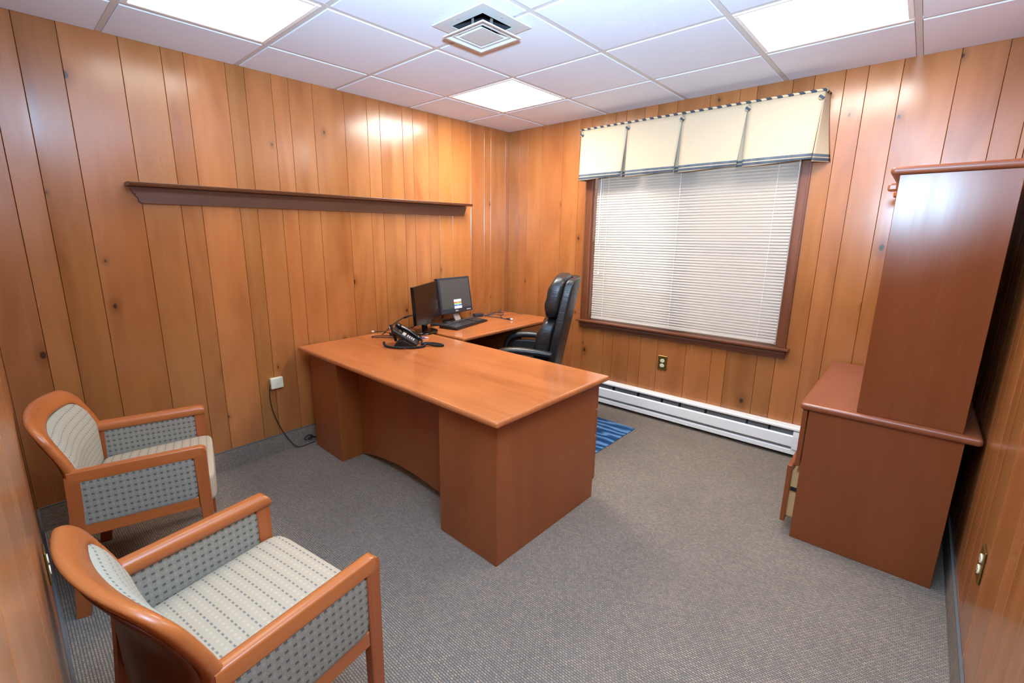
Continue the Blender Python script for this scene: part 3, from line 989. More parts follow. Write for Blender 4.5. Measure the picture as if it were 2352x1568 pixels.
for x0, x1, par in ((0.500, 0.877, pr_), (-0.872, -0.515, pl_)):
    for z0, z1 in ((0.105, 0.375), (0.380, 0.525), (0.530, 0.680)):
        d = obj('drawer', B(x0 + 0.001, x1 - 0.001, 0.4005, 0.422, z0, z1, 0.003), M['cherry_z'], par)
bm = bmesh.new()
# arched modesty panel: bottom edge is a shallow arc
pts = [(-0.5115, TZ - 0.031), (-0.5115, 0.006)]
for k in range(25):
    u = k / 24
    x = -0.5115 + 1.003 * u
    pts.append((x, 0.006 + 0.072 * math.sin(PI * u) ** 0.8 if 0 < u < 1 else 0.006))
pts += [(0.4915, 0.006), (0.4915, TZ - 0.031)]
pts2 = []
for p in pts:
    if not pts2 or (abs(p[0] - pts2[-1][0]) + abs(p[1] - pts2[-1][1])) > 1e-5: pts2.append(p)
prism(bm, pts2, 'y', -0.238, -0.218)
obj('modesty_panel', bm, M['cherry_z'], dk)

rt = empty('desk_return', (0.355, -0.70, 0))
tag(rt, 'cherry veneer desk return running along the left wall toward the corner', 'desk')
obj('return_top', bullnose_top(-0.305, 0.305, -0.560, 0.580, TZ), M['cherry_y'], rt)
rp = carcass(rt, 'pedestal', -0.270, 0.270, 0.135, 0.555, 0.0, TZ - 0.0305)
for z0, z1 in ((0.03, 0.335), (0.340, 0.50), (0.505, 0.682)):
    obj('drawer', B(0.2705, 0.290, 0.137, 0.553, z0, z1, 0.003), M['cherry_z'], rp)
obj('back_panel', B(-0.290, -0.272, -0.555, 0.555, 0.05, TZ - 0.0305), M['cherry_dark'], rt)

# ---------------------------------------------------------------- credenza and hutch
cr = empty('credenza', (3.0, -0.535, 0))
tag(cr, 'dark cherry lateral file credenza with one lower drawer slightly ajar', 'credenza')
bm = bmesh.new(); box(bm, -0.291, 0.307, -0.506, 0.500, 0.668, 0.700, 0.014, 4)
obj('credenza_top', bm, M['credenza_x'], cr)
obj('side_panel', B(-0.255, 0.260, -0.488, -0.466, 0.0, 0.6675, 0.0015), M['cherry_dark'], cr)
obj('side_panel', B(-0.255, 0.260, 0.466, 0.488, 0.0, 0.6675, 0.0015), M['cherry_dark'], cr)
obj('back_panel', B(0.235, 0.255, -0.4655, 0.4655, 0.01, 0.6675), M['cherry_dark'], cr)
obj('plinth', B(-0.225, 0.2345, -0.4655, 0.4655, 0.0, 0.060), M['cherry_dark'], cr)
d = obj('drawer', B(-0.279, -0.259, -0.486, 0.486, 0.375, 0.664, 0.002), M['cherry_dark'], cr)
obj('drawer_box', B(-0.2588, 0.18, -0.45, 0.45, 0.40, 0.60), M['manila'], d)
bm = bmesh.new(); tube(bm, smooth_path([(-0.279, -0.06, 0.55), (-0.295, -0.05, 0.55), (-0.295, 0.05, 0.55), (-0.279, 0.06, 0.55)]), 0.004, 6)
obj('drawer_pull', bm, M['brass'], d)
d = obj('drawer', B(-0.306, -0.286, -0.486, 0.486, 0.068, 0.368, 0.002), M['cherry_dark'], cr)
obj('drawer_box', B(-0.2858, 0.15, -0.458, 0.458, 0.090, 0.330), M['manila'], d)
obj('drawer_slide', B(-0.284, 0.20, -0.465, -0.4585, 0.232, 0.250), M['rail'], d)
bm = bmesh.new(); tube(bm, smooth_path([(-0.306, -0.06, 0.24), (-0.322, -0.05, 0.24), (-0.322, 0.05, 0.24), (-0.306, 0.06, 0.24)]), 0.004, 6)
obj('drawer_pull', bm, M['brass'], d)

hu = empty('hutch', (3.08, -0.535, 0.7003))
tag(hu, 'tall dark cherry hutch standing on the credenza top', 'hutch')
bm = bmesh.new(); box(bm, -0.196, 0.205, -0.496, 0.500, 1.003, 1.033, 0.013, 4)
obj('hutch_top', bm, M['credenza_x'], hu)
obj('side_panel', B(-0.166, 0.170, -0.476, -0.454, 0.0, 1.0027, 0.0015), M['cherry_dark'], hu)
obj('side_panel', B(-0.166, 0.170, 0.454, 0.476, 0.0, 1.0027, 0.0015), M['cherry_dark'], hu)
obj('back_panel', B(0.152, 0.168, -0.4535, 0.4535, 0.0, 1.0027), M['cherry_dark'], hu)
obj('hutch_shelf', B(-0.150, 0.1515, -0.4535, 0.4535, 0.48, 0.50), M['cherry_dark'], hu)
for y0, y1 in ((-0.4535, -0.002), (0.002, 0.4535)):
    d = obj('door', B(-0.1655, -0.146, y0, y1, 0.51, 1.0, 0.002), M['cherry_dark'], hu)
    bm = bmesh.new(); box(bm, -0.200, -0.166, y0 + 0.02, y0 + 0.06, 0.945, 0.975, 0.008, 3)
    obj('door_pull', bm, M['cherry_edge'], d)

# ---------------------------------------------------------------- rug
tag(obj('rug', B(-0.45, 0.45, -0.42, 0.42, 0.0005, 0.007, 0.002), M['rug'], None, False, (1.142, -0.752, 0), (0, 0, math.radians(-1.5))),
    'blue wavy-striped mat on the carpet behind the desk', 'rug')

# ---------------------------------------------------------------- guest chairs
def guest_chair():
    t = empty('guest_chair')
    H = 0.605
    hw = 0.285
    for s in (-1, 1):
        xo = s * hw; xi = s * (hw - 0.032)
        x0, x1 = min(xo, xi), max(xo, xi)
        # front post: slightly tapered toward the foot
        bm = bmesh.new()
        vs = box(bm, x0, x1, 0.190, 0.238, 0.0, H - 0.018, 0.003)
        for v in vs:
            if v.co.z < 0.02:
                v.co.y = 0.214 + (v.co.y - 0.214) * 0.78
        obj('front_leg', bm, M['chair_z'], t)
        # rear leg sweeping up into the stile of the back
        path = smooth_path([(s * (hw - 0.016), -0.232, 0.0), (s * (hw - 0.016), -0.212, 0.22), (s * (hw - 0.016), -0.194, 0.42), (s * (hw - 0.016), -0.187, 0.585)], 5)
        bm = bmesh.new()
        tube(bm, path, 1.0, prof=[(-0.0155, -0.022), (0.0155, -0.022), (0.0155, 0.022), (-0.0155, 0.022)], up=Vector((0, 1, 0)))
        obj('rear_leg', bm, M['chair_z'], t)
        # arm: flat outside flush with the post, top rolled over toward the seat
        prof = [(0.0, H - 0.044), (0.0, H - 0.006), (0.002, H - 0.002), (0.006, H)]
        for k in range(1, 8):
            a = PI / 2 * k / 7
            prof.append((0.022 + 0.022 * math.sin(a), H - 0.024 + 0.024 * math.cos(a)))
        prof += [(0.043, H - 0.034), (0.038, H - 0.042), (0.030, H - 0.044)]
        prof.insert(4, (0.022, H))
        bm = bmesh.new()
        rings = []
        for yy, drop in ((-0.200, 0), (-0.05, 0), (0.10, 0), (0.205, 0), (0.218, 0.002), (0.228, 0.007), (0.235, 0.015), (0.238, 0.026)):
            rings.append([bm.verts.new((s * (hw + 0.0006 - q), yy, min(zz, H - drop))) for q, zz in prof])
        for r0, r1 in zip(rings[:-1], rings[1:]):
            for k in range(len(prof)):
                k2 = (k + 1) % len(prof)
                bm.faces.new((r0[k], r0[k2], r1[k2], r1[k]))
        bm.faces.new(rings[0]); bm.faces.new(rings[-1])
        ar = obj('arm', bm, M['chair_y'], t, True)
        md = ar.modifiers.new('edges', 'EDGE_SPLIT'); md.split_angle = math.radians(40)
        obj('side_rail', B(x0 + 0.002, x1 - 0.002, -0.186, 0.191, 0.335, 0.385, 0.003), M['chair_y'], t)
        bm = bmesh.new()
        puff(bm, (s * (hw - 0.016), 0.002, 0.472), (0.0155, 0.1895, 0.094), 14.0, 6)
        obj('side_panel', bm, M['fab_side'], t, True)
    obj('front_rail', B(-hw + 0.032, hw - 0.032, 0.196, 0.222, 0.300, 0.350, 0.003), M['chair_y'], t)
    obj('rear_rail', B(-hw + 0.032, hw - 0.032, -0.215, -0.190, 0.300, 0.350, 0.003), M['chair_y'], t)
    # seat cushion: crowned, rolled front edge
    bm = bmesh.new()
    def sf(w, q):
        if q.z > 0:
            w.z += 0.010 * (1 - q.x * q.x) * (1 - q.y * q.y) + 0.016 * max(0.0, (q.y + 1) / 2) - 0.012
        return w
    puff(bm, (0, 0.035, 0.388), (hw - 0.034, 0.222, 0.063), 11.0, 14, sf)
    obj('seat', bm, M['fab_seat'], t, True)
    # back: bowed wooden frame around an upholstered pad
    def lean(h):
        a = max(0.0, (h - 0.60) / 0.20)
        return 0.082 * a ** 1.15 if h > 0.60 else 0.0
    W = hw - 0.001
    def P3(x, h, off=0.0):
        c = 1 - (x / W) ** 2
        bow = (0.030 + 0.020 * max(0.0, (h - 0.35) / 0.45)) * c
        return Vector((x, -0.186 - lean(h) - bow + off, h))
    def outline(inset, hb, topz, rad, n=8):
        a = W - inset
        pts = [(a, hb)]
        for k in range(4): pts.append((a - 0.010 * ((k + 1) / 4) ** 1.5, hb + (topz - rad - hb) * (k + 1) / 4))
        a2 = a - 0.010
        for k in range(1, n + 1):
            th = (PI / 2) * k / n
            pts.append((a2 - rad + rad * math.cos(th), topz - rad + rad * math.sin(th)))
        m = 10
        for k in range(1, m):
            u = k / m
            pts.append(((a2 - rad) * (1 - 2 * u), topz + 0.012 * math.sin(PI * u)))
        left = [(-x, h) for x, h in reversed(pts[:4 + n + 1])]
        return pts + left
    O_ = outline(0.0, 0.575, 0.795, 0.080)
    I_ = outline(0.040, 0.575, 0.735, 0.062)
    bm = bmesh.new()
    rings = []
    for tt, off in ((0.5, -0.0185), (0.2, -0.0185), (0.06, -0.016), (0.0, -0.010), (0.0, -0.002), (0.05, 0.005), (0.14, 0.010), (0.4, 0.014), (0.75, 0.018), (0.93, 0.018), (1.0, 0.013), (1.0, -0.014), (0.9, -0.0185)):
        rings.append([bm.verts.new(P3(x * (1 - tt) + x2 * tt, h * (1 - tt) + h2 * tt, off)) for (x, h), (x2, h2) in zip(O_, I_)])
    n = len(O_)
    for a, c in zip(rings, rings[1:] + rings[:1]):
        for k in range(n - 1):
            bm.faces.new((a[k], a[k + 1], c[k + 1], c[k]))
    bm.faces.new([r[0] for r in rings]); bm.faces.new([r[-1] for r in rings])
    bf = obj('back_frame', bm, M['chair_x'], t, True)
    # pad
    def pad(u, v):
        hb, ht_ = 0.40, 0.737
        h = hb + (ht_ - hb) * v
        wI = W - 0.0335
        if h > 0.675:
            k = min(1.0, (h - 0.675) / 0.060)
            wI = W - 0.050 - 0.060 * (1 - math.sqrt(max(0.0, 1 - k * k))) + 0.010
        x = (2 * u - 1) * wI
        edge = (1 - (2 * u - 1) ** 6) * (1 - (2 * v - 1) ** 8)
        return P3(x, h, 0.010 + 0.022 * edge), Vector((0, 1, 0))
    bm = bmesh.new(); grid_solid(bm, pad, 18, 16, 0.020)
    obj('back_pad', bm, M['fab_back'], t, True)
    def bp(u, v):
        h = 0.33 + 0.43 * v
        wI = (W - 0.034) if h < 0.70 else (W - 0.034 - 0.05 * ((h - 0.70) / 0.06) ** 2)
        return P3((2 * u - 1) * wI, h, -0.0165), Vector((0, 1, 0))
    bm = bmesh.new(); grid_solid(bm, bp, 14, 10, 0.006)
    obj('back_panel', bm, M['chair_back'], t, True)
    return t
ca = guest_chair()
ca.location = (0.625, -3.188, 0); ca.rotation_euler = (0, 0, math.radians(-15.3))
tag(ca, 'wood framed guest armchair nearer the panelled shelf wall, turned toward the desk', 'armchair', 'guest armchairs')
cb = copy_tree(ca)
cb.location = (1.800, -3.196, 0); cb.rotation_euler = (0, 0, math.radians(9.0))
tag(cb, 'wood framed guest armchair nearest the camera, seat pattern fully seen', 'armchair', 'guest armchairs')

# ---------------------------------------------------------------- executive chair
ec = empty('office_chair', (0.862, -0.825, 0.007), math.radians(120.6))
tag(ec, 'high-back black leather office chair behind the desk', 'office chair')
LE = M['leather']
# local: front is +y
def backlean(z): return -0.205 - 0.185 * (z - 0.42)
bm = bmesh.new()
puff(bm, (0, 0.02, 0.455), (0.255, 0.265, 0.065), 5.0, 12, lambda w, q: Vector((w.x, w.y, w.z + 0.015 * (1 - q.x * q.x) * max(q.z, 0) - 0.02 * max(0, q.y - 0.7))))
obj('seat', bm, LE, ec, True)
def shell(w, q):
    y = backlean(w.z) + (w.y) - 0.055
    y += 0.045 * (q.x * q.x)                       # wings curve forward
    return Vector((w.x * (1 - 0.10 * max(0, q.z)), y, w.z))
bm = bmesh.new(); puff(bm, (0, 0, 0.770), (0.258, 0.034, 0.385), 9.0, 14, shell)
obj('back_shell', bm, LE, ec, True)
def cush(bulge):
    def f(w, q):
        y = backlean(w.z) + w.y + 0.035
        y += bulge * (1 - q.z * q.z) * max(q.y, 0) + 0.030 * q.x * q.x
        y += 0.004 * math.sin(q.z * 9 + q.x * 2.3) * max(0.0, q.y)
        return Vector((w.x * (1 - 0.05 * max(0, q.z)), y, w.z))
    return f
bm = bmesh.new(); puff(bm, (0, 0, 1.018), (0.242, 0.060, 0.158), 4.0, 14, cush(0.02))
obj('head_cushion', bm, LE, ec, True)
bm = bmesh.new(); puff(bm, (0, 0, 0.690), (0.238, 0.058, 0.182), 4.5, 14, cush(0.035))
obj('lumbar_cushion', bm, LE, ec, True)
for s in (-1, 1):
    bm = bmesh.new()
    P = smooth_path([(s * 0.275, -0.250, 0.625), (s * 0.280, -0.12, 0.640), (s * 0.284, 0.02, 0.645), (s * 0.284, 0.12, 0.625), (s * 0.280, 0.168, 0.565), (s * 0.274, 0.172, 0.500), (s * 0.262, 0.150, 0.430)], 6)
    tube(bm, P, [0.85 + 0.25 * math.sin(PI * min(1, k / (len(P) * 0.7))) for k in range(len(P))], prof=[(0.032 * math.cos(2 * PI * k / 14), 0.024 * math.sin(2 * PI * k / 14)) for k in range(14)])
    obj('armrest', bm, LE, ec, True)
    bm = bmesh.new()
    puff(bm, (s * 0.272, -0.04, 0.50), (0.014, 0.175, 0.105), 4.0, 8)
    obj('arm_panel', bm, LE, ec, True)
bm = bmesh.new()
lathe(bm, [(0.032, 0.10), (0.032, 0.25), (0.022, 0.25), (0.022, 0.385)], 16)
obj('gas_column', bm, M['black_plastic'], ec, True)
obj('seat_plate', B(-0.12, 0.12, -0.12, 0.12, 0.375, 0.405, 0.006), M['black_plastic'], ec)
for k in range(5):
    a = 2 * PI * k / 5 + 0.3
    bm = bmesh.new()
    c_, s_ = math.cos(a), math.sin(a)
    tube(bm, [(0.02 * c_, 0.02 * s_, 0.115), (0.16 * c_, 0.16 * s_, 0.100), (0.29 * c_, 0.29 * s_, 0.072)], [0.028, 0.022, 0.016], 8)
    lg = obj('base_arm', bm, M['black_plastic'], ec, True)
    bm = bmesh.new()
    Mx = Matrix.Translation((0.285 * c_, 0.285 * s_, 0.0255)) @ Matrix.Rotation(a, 4, 'Z') @ Matrix.Rotation(PI / 2, 4, 'X')
    lathe(bm, [(0.012, -0.022), (0.025, -0.018), (0.025, 0.018), (0.012, 0.022)], 14, Mx)
    tube(bm, [(0.285 * c_, 0.285 * s_, 0.026), (0.285 * c_, 0.285 * s_, 0.075)], 0.006, 6)
    obj('caster', bm, M['caster'], lg, True)

# ---------------------------------------------------------------- monitors
def monitor(name, loc, rz, w, h, lean_, zc, depth, bez, mb, ms, label):
    """front is -y; the panel's centre sits zc above the base"""
    t = empty(name, loc, rz)
    tag(t, label, 'monitor')
    R = Matrix.Translation((0, 0, zc)) @ Matrix.Rotation(-lean_, 4, 'X')
    bm = bmesh.new()
    box(bm, -w / 2, w / 2, -depth / 2, depth / 2, -h / 2, h / 2, 0.004, 2, R)
    hs = obj('housing', bm, mb, t)
    return t, R, hs
# black glossy wide one, seen nearly edge-on
m1, R1, hs1 = monitor('computer_monitor', (0.300, -1.310, TZ), math.radians(119.5), 0.470, 0.275, math.radians(4), 0.235, 0.024, 0.012, M['black_gloss'], None,
                      'thin glossy black widescreen monitor turned away beside the desk phone')
obj('screen', B(-0.224, 0.224, -0.0128, -0.0119, -0.108, 0.127, M=R1), M['screen_gloss'], m1)
bm = bmesh.new()
pts = [(-0.235, -0.135), (0.235, -0.135), (0.235, -0.140), (0.14, -0.150), (0.045, -0.172), (-0.045, -0.172), (-0.14, -0.150), (-0.235, -0.140)]
vs = prism(bm, pts, 'y', -0.011, 0.011)
for v in vs: v.co = R1 @ v.co
obj('chin', bm, M['black_gloss'], m1)
bm = bmesh.new()
tube(bm, [(0, 0.008, 0.010), (0, 0.012, 0.06), (0, 0.016, 0.12)], 1.0, prof=[(-0.030, -0.012), (0.030, -0.012), (0.030, 0.012), (-0.030, 0.012)], up=Vector((0, 1, 0)))
obj('stand_neck', bm, M['black_gloss'], m1)
bm = bmesh.new(); lathe(bm, [(0.118, 0.0005), (0.122, 0.005), (0.118, 0.010), (0.05, 0.014), (0.001, 0.015)], 40, None, 1.0, 0.72)
obj('stand_base', bm, M['black_gloss'], m1, True)
# grey square one with the card
m2, R2, hs2 = monitor('computer_monitor', (0.118, -0.845, TZ), math.radians(90), 0.366, 0.302, math.radians(9.5), 0.228, 0.045, 0.018, M['bezel'], None,
                      'charcoal square monitor with a striped card on its grey screen')
obj('screen', B(-0.166, 0.166, -0.0236, -0.0222, -0.112, 0.134, M=R2), M['screen'], m2)
sc = obj('screen_card', B(-0.043, 0.043, -0.0248, -0.0239, 0.0, 0.078), M['card'], m2)
sc.matrix_local = R2 @ Matrix.Translation((0.012, 0.0, -0.117))
sc['label'] = 'white card with orange, green and blue stripes'
bm = bmesh.new()
for k in (0.115, 0.128, 0.138, 0.152):
    box(bm, k - 0.003, k + 0.003, -0.0236, -0.0224, -0.139, -0.131, M=R2)
obj('monitor_buttons', bm, M['white'], m2)
cu = bpy.data.curves.new('lettering', 'FONT')
cu.body = 'DELL'
cu.size = 0.016; cu.align_x = 'CENTER'; cu.extrude = 0.0004
tmp = bpy.data.objects.new('lettering', cu); COL.objects.link(tmp)
me = bpy.data.meshes.new_from_object(tmp.evaluated_get(bpy.context.evaluated_depsgraph_get()))
bpy.data.objects.remove(tmp, do_unlink=True)
me.materials.append(M['white'])
lo = bpy.data.objects.new('logo_lettering', me); COL.objects.link(lo); lo.parent = m2
lo.matrix_local = R2 @ Matrix.Translation((-0.004, -0.0228, -0.140)) @ Matrix.Rotation(PI / 2, 4, 'X')
bm = bmesh.new()
tube(bm, [(0, -0.050, 0.014), (0, 0.002, 0.09), (0, 0.040, 0.165)], 1.0, prof=[(-0.032, -0.006), (0.032, -0.006), (0.032, 0.006), (-0.032, 0.006)])
obj('stand_neck', bm, M['silver'], m2)
bm = bmesh.new(); lathe(bm, [(0.108, 0.0005), (0.112, 0.006), (0.106, 0.012), (0.04, 0.016), (0.001, 0.016)], 40, None, 1.15, 0.66)
obj('stand_base', bm, M['black_plastic'], m2, True)

# ---------------------------------------------------------------- keyboard
kb = empty('keyboard', (0.300, -0.895, TZ), math.radians(102))
tag(kb, 'black multimedia keyboard lying below the charcoal monitor', 'keyboard')
bm = bmesh.new()
prism(bm, [(-0.085, 0.002), (-0.085, 0.012), (-0.060, 0.016), (0.075, 0.026), (0.088, 0.022), (0.088, 0.002)], 'x', -0.232, 0.232)
obj('keyboard_body', bm, M['black_plastic'], kb)
bm = bmesh.new(); box(bm, -0.03, 0.03, -0.007, 0.007, -0.004, 0.004, 0.002)
first = None
rows = [(-0.062, 0), (-0.043, 1), (-0.024, 0), (-0.005, 1), (0.014, 0), (0.040, 1)]
ang_k = math.atan2(0.010, 0.135)
bmk = bmesh.new(); box(bmk, -0.0075, 0.0075, -0.0075, 0.0075, 0.0, 0.005, 0.0012)
k0 = None
for ry, sh_ in rows:
    n = 22
    for k in range(n):
        x = -0.214 + k * 0.0198 + sh_ * 0.004
        if 15 <= k <= 15 or 19 <= k <= 19 and False: continue
        z = 0.0165 + (ry + 0.060) * 0.0741
        if k0 is None:
            k0 = obj('key', bmk, M['key'], kb, False, (x, ry, z), (ang_k, 0, 0))
        else:
            c = k0.copy(); COL.objects.link(c); c.location = (x, ry, z)
bm.free()
obj('keyboard_trim', B(-0.230, 0.230, 0.052, 0.084, 0.0245, 0.0285, 0.003), M['silver'] if False else M['key'], kb)
bm = bmesh.new()
box(bm, -0.065, 0.065, -0.020, 0.020, 0.0005, 0.020, 0.005, 2)
tag(obj('adapter_block', bm, M['black_plastic'], None, False, (0.175, -1.075, TZ), (0, 0, math.radians(40))), 'small flat black block behind the left end of the keyboard', 'adapter')
bm = bmesh.new()
box(bm, -0.045, 0.045, -0.022, 0.022, 0.0005, 0.030, 0.005, 2)
tag(obj('adapter_block', bm, M['bezel'], None, False, (0.120, -0.548, TZ), (0, 0, math.radians(70))), 'dark box-shaped adapter behind the right end of the keyboard', 'adapter')

# ---------------------------------------------------------------- loose cables on the return
ct = empty('monitor_cable', (0, 0, TZ))
tag(ct, 'tangled dark cable with a white plug lying across the return top', 'cable')
bm = bmesh.new()
z = 0.0045
tube(bm, rest([(0.13, -0.64, z), (0.075, -0.60, z + 0.004), (0.060, -0.53, z + 0.012), (0.085, -0.46, z), (0.14, -0.42, z), (0.13, -0.36, z + 0.006), (0.09, -0.30, z), (0.11, -0.255, z), (0.19, -0.28, z + 0.008), (0.23, -0.34, z), (0.19, -0.42, z + 0.010), (0.135, -0.45, z), (0.16, -0.50, z + 0.006), (0.23, -0.48, z),
                      (0.29, -0.46, z), (0.345, -0.47, z), (0.40, -0.475, z)], 0.0044), 0.0038, 7)
obj('cord_run', bm, M['cable_grey'], ct, True)
bm = bmesh.new()
tube(bm, rest([(0.16, -0.50, z + 0.004), (0.13, -0.40, z + 0.008), (0.10, -0.30, z), (0.085, -0.215, z), (0.078, -0.190, 0.030), (0.090, -0.196, 0.034), (0.15, -0.27, 0.006), (0.27, -0.40, z), (0.33, -0.45, z)], 0.0036), 0.0026, 6)
obj('cord_run', bm, M['cable_grey'], ct, True)
bm = bmesh.new()
tube(bm, [(0.40, -0.475, 0.0065), (0.43, -0.474, 0.0098), (0.448, -0.473, 0.0098)], [0.005, 0.009, 0.009], 8)
obj('plug_body', bm, M['bezel'], ct, True)
bm = bmesh.new(); tube(bm, [(0.448, -0.473, 0.0098), (0.468, -0.472, 0.0098)], 0.0085, 8)
obj('plug_tip', bm, M['white'], ct, True)
bm = bmesh.new()
tube(bm, smooth_path([(0.03 + 0.05, -0.160, 0.0035), (0.12, -0.150, 0.0035), (0.22, -0.135, 0.0035), (0.30, -0.155, 0.0035), (0.36, -0.140, 0.0035)]), 0.0016, 5)
tag(obj('thin_wire', bm, M['cable_grey'], None, True, (0, 0, TZ)), 'thin grey wire along the back edge of the return top', 'cable')

# monitor cable behind the glossy monitor
bm = bmesh.new()
tube(bm, smooth_path([(0.215, -1.315, TZ + 0.115), (0.170, -1.365, TZ + 0.120), (0.120, -1.43, TZ + 0.085), (0.095, -1.50, TZ + 0.035), (0.10, -1.55, TZ + 0.0045), (0.14, -1.60, TZ + 0.0045)]), 0.0042, 7)
tube(bm, [(0.165, -1.372, TZ + 0.118), (0.145, -1.398, TZ + 0.104)], 0.0085, 8)
tag(obj('video_cable', bm, M['cable'], None, True), 'black cable with a bead curving behind the glossy monitor', 'cable')
bm = bmesh.new()
tube(bm, smooth_path([(0.235, -1.275, TZ + 0.06), (0.16, -1.27, TZ + 0.04), (0.10, -1.29, TZ + 0.0045), (0.06, -1.36, TZ + 0.0045)]), 0.0035, 6)
tag(obj('power_cable', bm, M['cable'], None, True), 'short black cable dropping behind the glossy monitor stand', 'cable')

# cable bundle with a clear plug near the wall
cbn = empty('cable_bundle', (0, 0, TZ))
tag(cbn, 'bundled black network cable with a clear plug beside the wall', 'cable')
z = 0.0042
bm = bmesh.new()
tube(bm, smooth_path([(0.045, -1.605, 0.010), (0.10, -1.565, 0.012), (0.17, -1.55, 0.010), (0.24, -1.54, 0.009), (0.32, -1.53, z)]), 0.0028, 6)
tube(bm, smooth_path([(0.25, -1.56, z), (0.17, -1.63, z), (0.140, -1.68, z), (0.165, -1.70, z), (0.22, -1.66, z), (0.29, -1.60, z), (0.34, -1.58, z)]), 0.0026, 6)
tube(bm, smooth_path([(0.25, -1.575, 0.007), (0.18, -1.65, 0.008), (0.158, -1.69, 0.009), (0.19, -1.705, 0.008), (0.25, -1.655, 0.008), (0.32, -1.60, 0.007)]), 0.0026, 6)
obj('cord_run', bm, M['cable'], cbn, True)
bm = bmesh.new()
for k in range(5):
    a = k * 1.26
    tube(bm, smooth_path([(0.20, -1.575, 0.014 + 0.006 * math.sin(a)), (0.27, -1.565 + 0.008 * math.cos(a), 0.016 + 0.009 * math.sin(a)), (0.36, -1.545 + 0.008 * math.cos(a), 0.014 + 0.006 * math.sin(a))]), 0.0045, 6)
obj('tied_coil', bm, M['cable'], cbn, True)
obj('clear_plug', B(-0.006, 0.006, -0.009, 0.009, -0.005, 0.006, 0.002, M=Matrix.Translation((0.034, -1.612, 0.012)) @ Matrix.Rotation(-0.9, 4, 'Z')), M['white'], cbn)

# ---------------------------------------------------------------- desk phone (front is -y)
ph = empty('desk_phone', (0.515, -1.660, TZ), math.radians(133))
ph.scale = (0.82, 0.82, 0.82)
tag(ph, 'black corded office phone on its stand near the wall end of the desk', 'phone')
bm = bmesh.new()
prism(bm, [(-0.100, 0.001), (0.095, 0.001), (0.060, 0.050), (0.010, 0.060), (-0.060, 0.022)], 'x', -0.085, 0.085)
st = obj('phone_stand', bm, M['black_plastic'], ph)
md = st.modifiers.new('bevel', 'BEVEL'); md.width = 0.008; md.segments = 2
TL = Matrix.Translation((0, 0.0, 0.076)) @ Matrix.Rotation(math.radians(32), 4, 'X')
bm = bmesh.new(); box(bm, -0.095, 0.095, -0.118, 0.118, -0.018, 0.014, 0.010, 3, TL)
bd = obj('phone_body', bm, M['black_plastic'], ph)
bm = bmesh.new(); box(bm, -0.080, 0.020, 0.040, 0.100, 0.013, 0.018, 0.003, 1, TL)
obj('phone_display', bm, M['black_gloss'], bd)
kk = None
for r in range(4):
    for c in range(3):
        bm = None
        if kk is None:
            kk = obj('phone_key', B(-0.008, 0.008, -0.006, 0.006, 0.0, 0.004, 0.001), M['keyface'], bd)
            kk.matrix_local = TL @ Matrix.Translation((-0.062 + c * 0.022, -0.07 + r * 0.018, 0.0138))
        else:
            q = kk.copy(); COL.objects.link(q); q.matrix_local = TL @ Matrix.Translation((-0.062 + c * 0.022, -0.07 + r * 0.018, 0.0138))
bm = bmesh.new(); box(bm, -0.078, 0.008, 0.004, 0.032, 0.0138, 0.0155, 0.001, 1, TL)
obj('phone_labels', bm, M['keyface'], bd)
# handset: arched grip with two rounded ends, resting in its cradle at the side
bm = bmesh.new()
hp = smooth_path([(0.060, -0.108, 0.020), (0.060, -0.075, 0.028), (0.060, 0.0, 0.034), (0.060, 0.075, 0.028), (0.060, 0.108, 0.020)], 5)
tube(bm, [TL @ p for p in hp], [0.75 + 0.25 * abs(2 * k / (len(hp) - 1) - 1) for k in range(len(hp))], prof=[(0.029 * math.cos(2 * PI * k / 12), 0.018 * math.sin(2 * PI * k / 12)) for k in range(12)])
for yy in (-0.098, 0.098):
    puff(bm, (0.060, yy, 0.024), (0.032, 0.030, 0.020), 3.0, 5, lambda w, q: TL @ w)
obj('handset', bm, M['black_gloss'], ph, True)
PM = Matrix.Translation((0.034, 0.112, 0.085)) @ Matrix.Rotation(math.radians(-16), 4, 'X')
bm = bmesh.new(); box(bm, -0.013, 0.013, -0.010, 0.010, -0.070, 0.082, 0.006, 2, PM)
obj('rear_post', bm, M['black_plastic'], ph)
bm = bmesh.new(); box(bm, -0.005, 0.005, 0.0102, 0.018, 0.050, 0.068, 0.002, 1, PM)
obj('post_clip', bm, M['white'], ph)
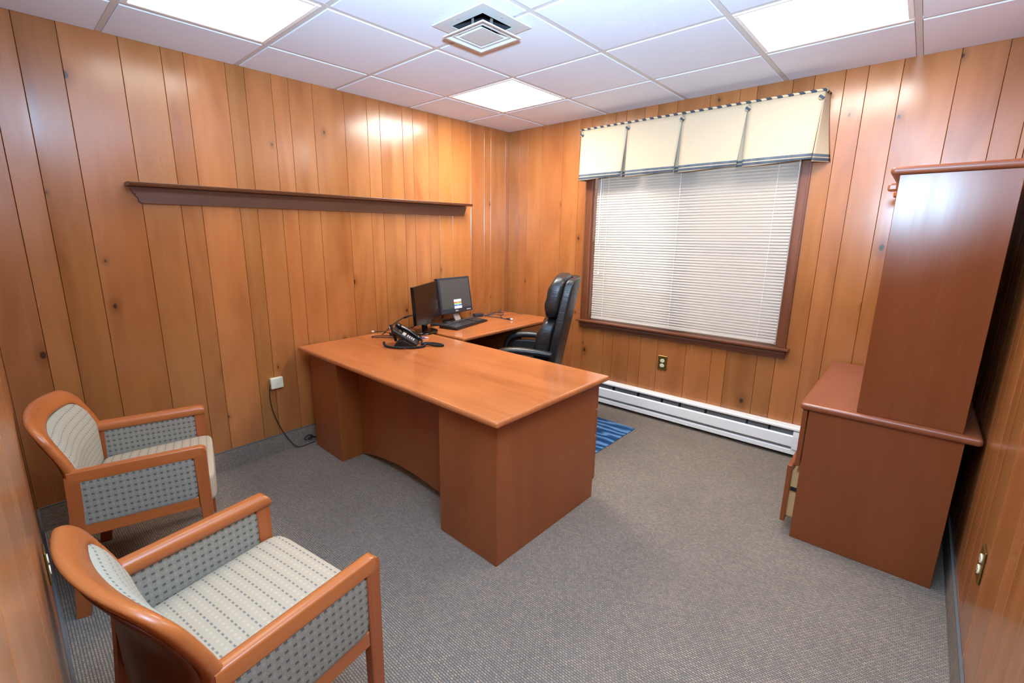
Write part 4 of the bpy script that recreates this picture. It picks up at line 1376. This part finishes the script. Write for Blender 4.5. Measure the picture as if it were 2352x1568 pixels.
# coiled cord (built in world space, then brought into the phone's space)
inv = (Matrix.Translation((0.515, -1.660, TZ)) @ Matrix.Rotation(math.radians(133), 4, 'Z') @ Matrix.Scale(0.82, 4)).inverted()
base = smooth_path([(0.455, -1.800, TZ + 0.030), (0.487, -1.812, TZ + 0.014), (0.545, -1.795, TZ + 0.0095), (0.610, -1.755, TZ + 0.0095), (0.655, -1.700, TZ + 0.0095), (0.672, -1.640, TZ + 0.0105), (0.655, -1.605, TZ + 0.018), (0.690, -1.575, TZ + 0.0105), (0.735, -1.555, TZ + 0.0095),
                    (0.745, -1.530, TZ + 0.0095), (0.715, -1.520, TZ + 0.0095), (0.670, -1.550, TZ + 0.016), (0.640, -1.590, TZ + 0.020), (0.610, -1.600, TZ + 0.0095), (0.590, -1.585, TZ + 0.020), (0.570, -1.575, TZ + 0.040)], 10)
L_ = [0.0]
for a, c in zip(base[:-1], base[1:]): L_.append(L_[-1] + (c - a).length)
tot = L_[-1]
turns = int(tot / 0.0052)
hel = []
steps_ = turns * 7
j = 0
for k in range(steps_ + 1):
    d_ = tot * k / steps_
    while j < len(L_) - 2 and L_[j + 1] < d_: j += 1
    u = (d_ - L_[j]) / max(1e-9, L_[j + 1] - L_[j])
    p = base[j].lerp(base[j + 1], u)
    tg = (base[j + 1] - base[j]).normalized()
    sd = tg.cross(Vector((0, 0, 1)))
    if sd.length < 1e-3: sd = Vector((1, 0, 0))
    sd.normalize(); nu = sd.cross(tg)
    a = 2 * PI * turns * k / steps_
    hel.append(inv @ (p + sd * (0.0066 * math.cos(a)) + nu * (0.0066 * math.sin(a))))
bm = bmesh.new(); tube(bm, hel, 0.0028, 4)
obj('coiled_cord', bm, M['cable'], ph, True)

# pen
pn = empty('pen', (0.452, -1.463, TZ + 0.0052), math.radians(35))
tag(pn, 'white and blue pen lying on the desk beside the phone', 'pen')
bm = bmesh.new(); tube(bm, [(-0.055, 0, 0), (0.012, 0, 0)], 0.0050, 8)
obj('pen_barrel', bm, M['blue'], pn, True)
bm = bmesh.new(); tube(bm, [(0.012, 0, 0), (0.034, 0, 0), (0.042, 0, 0)], [0.0051, 0.0045, 0.002], 8)
obj('pen_tip', bm, M['white'], pn, True)
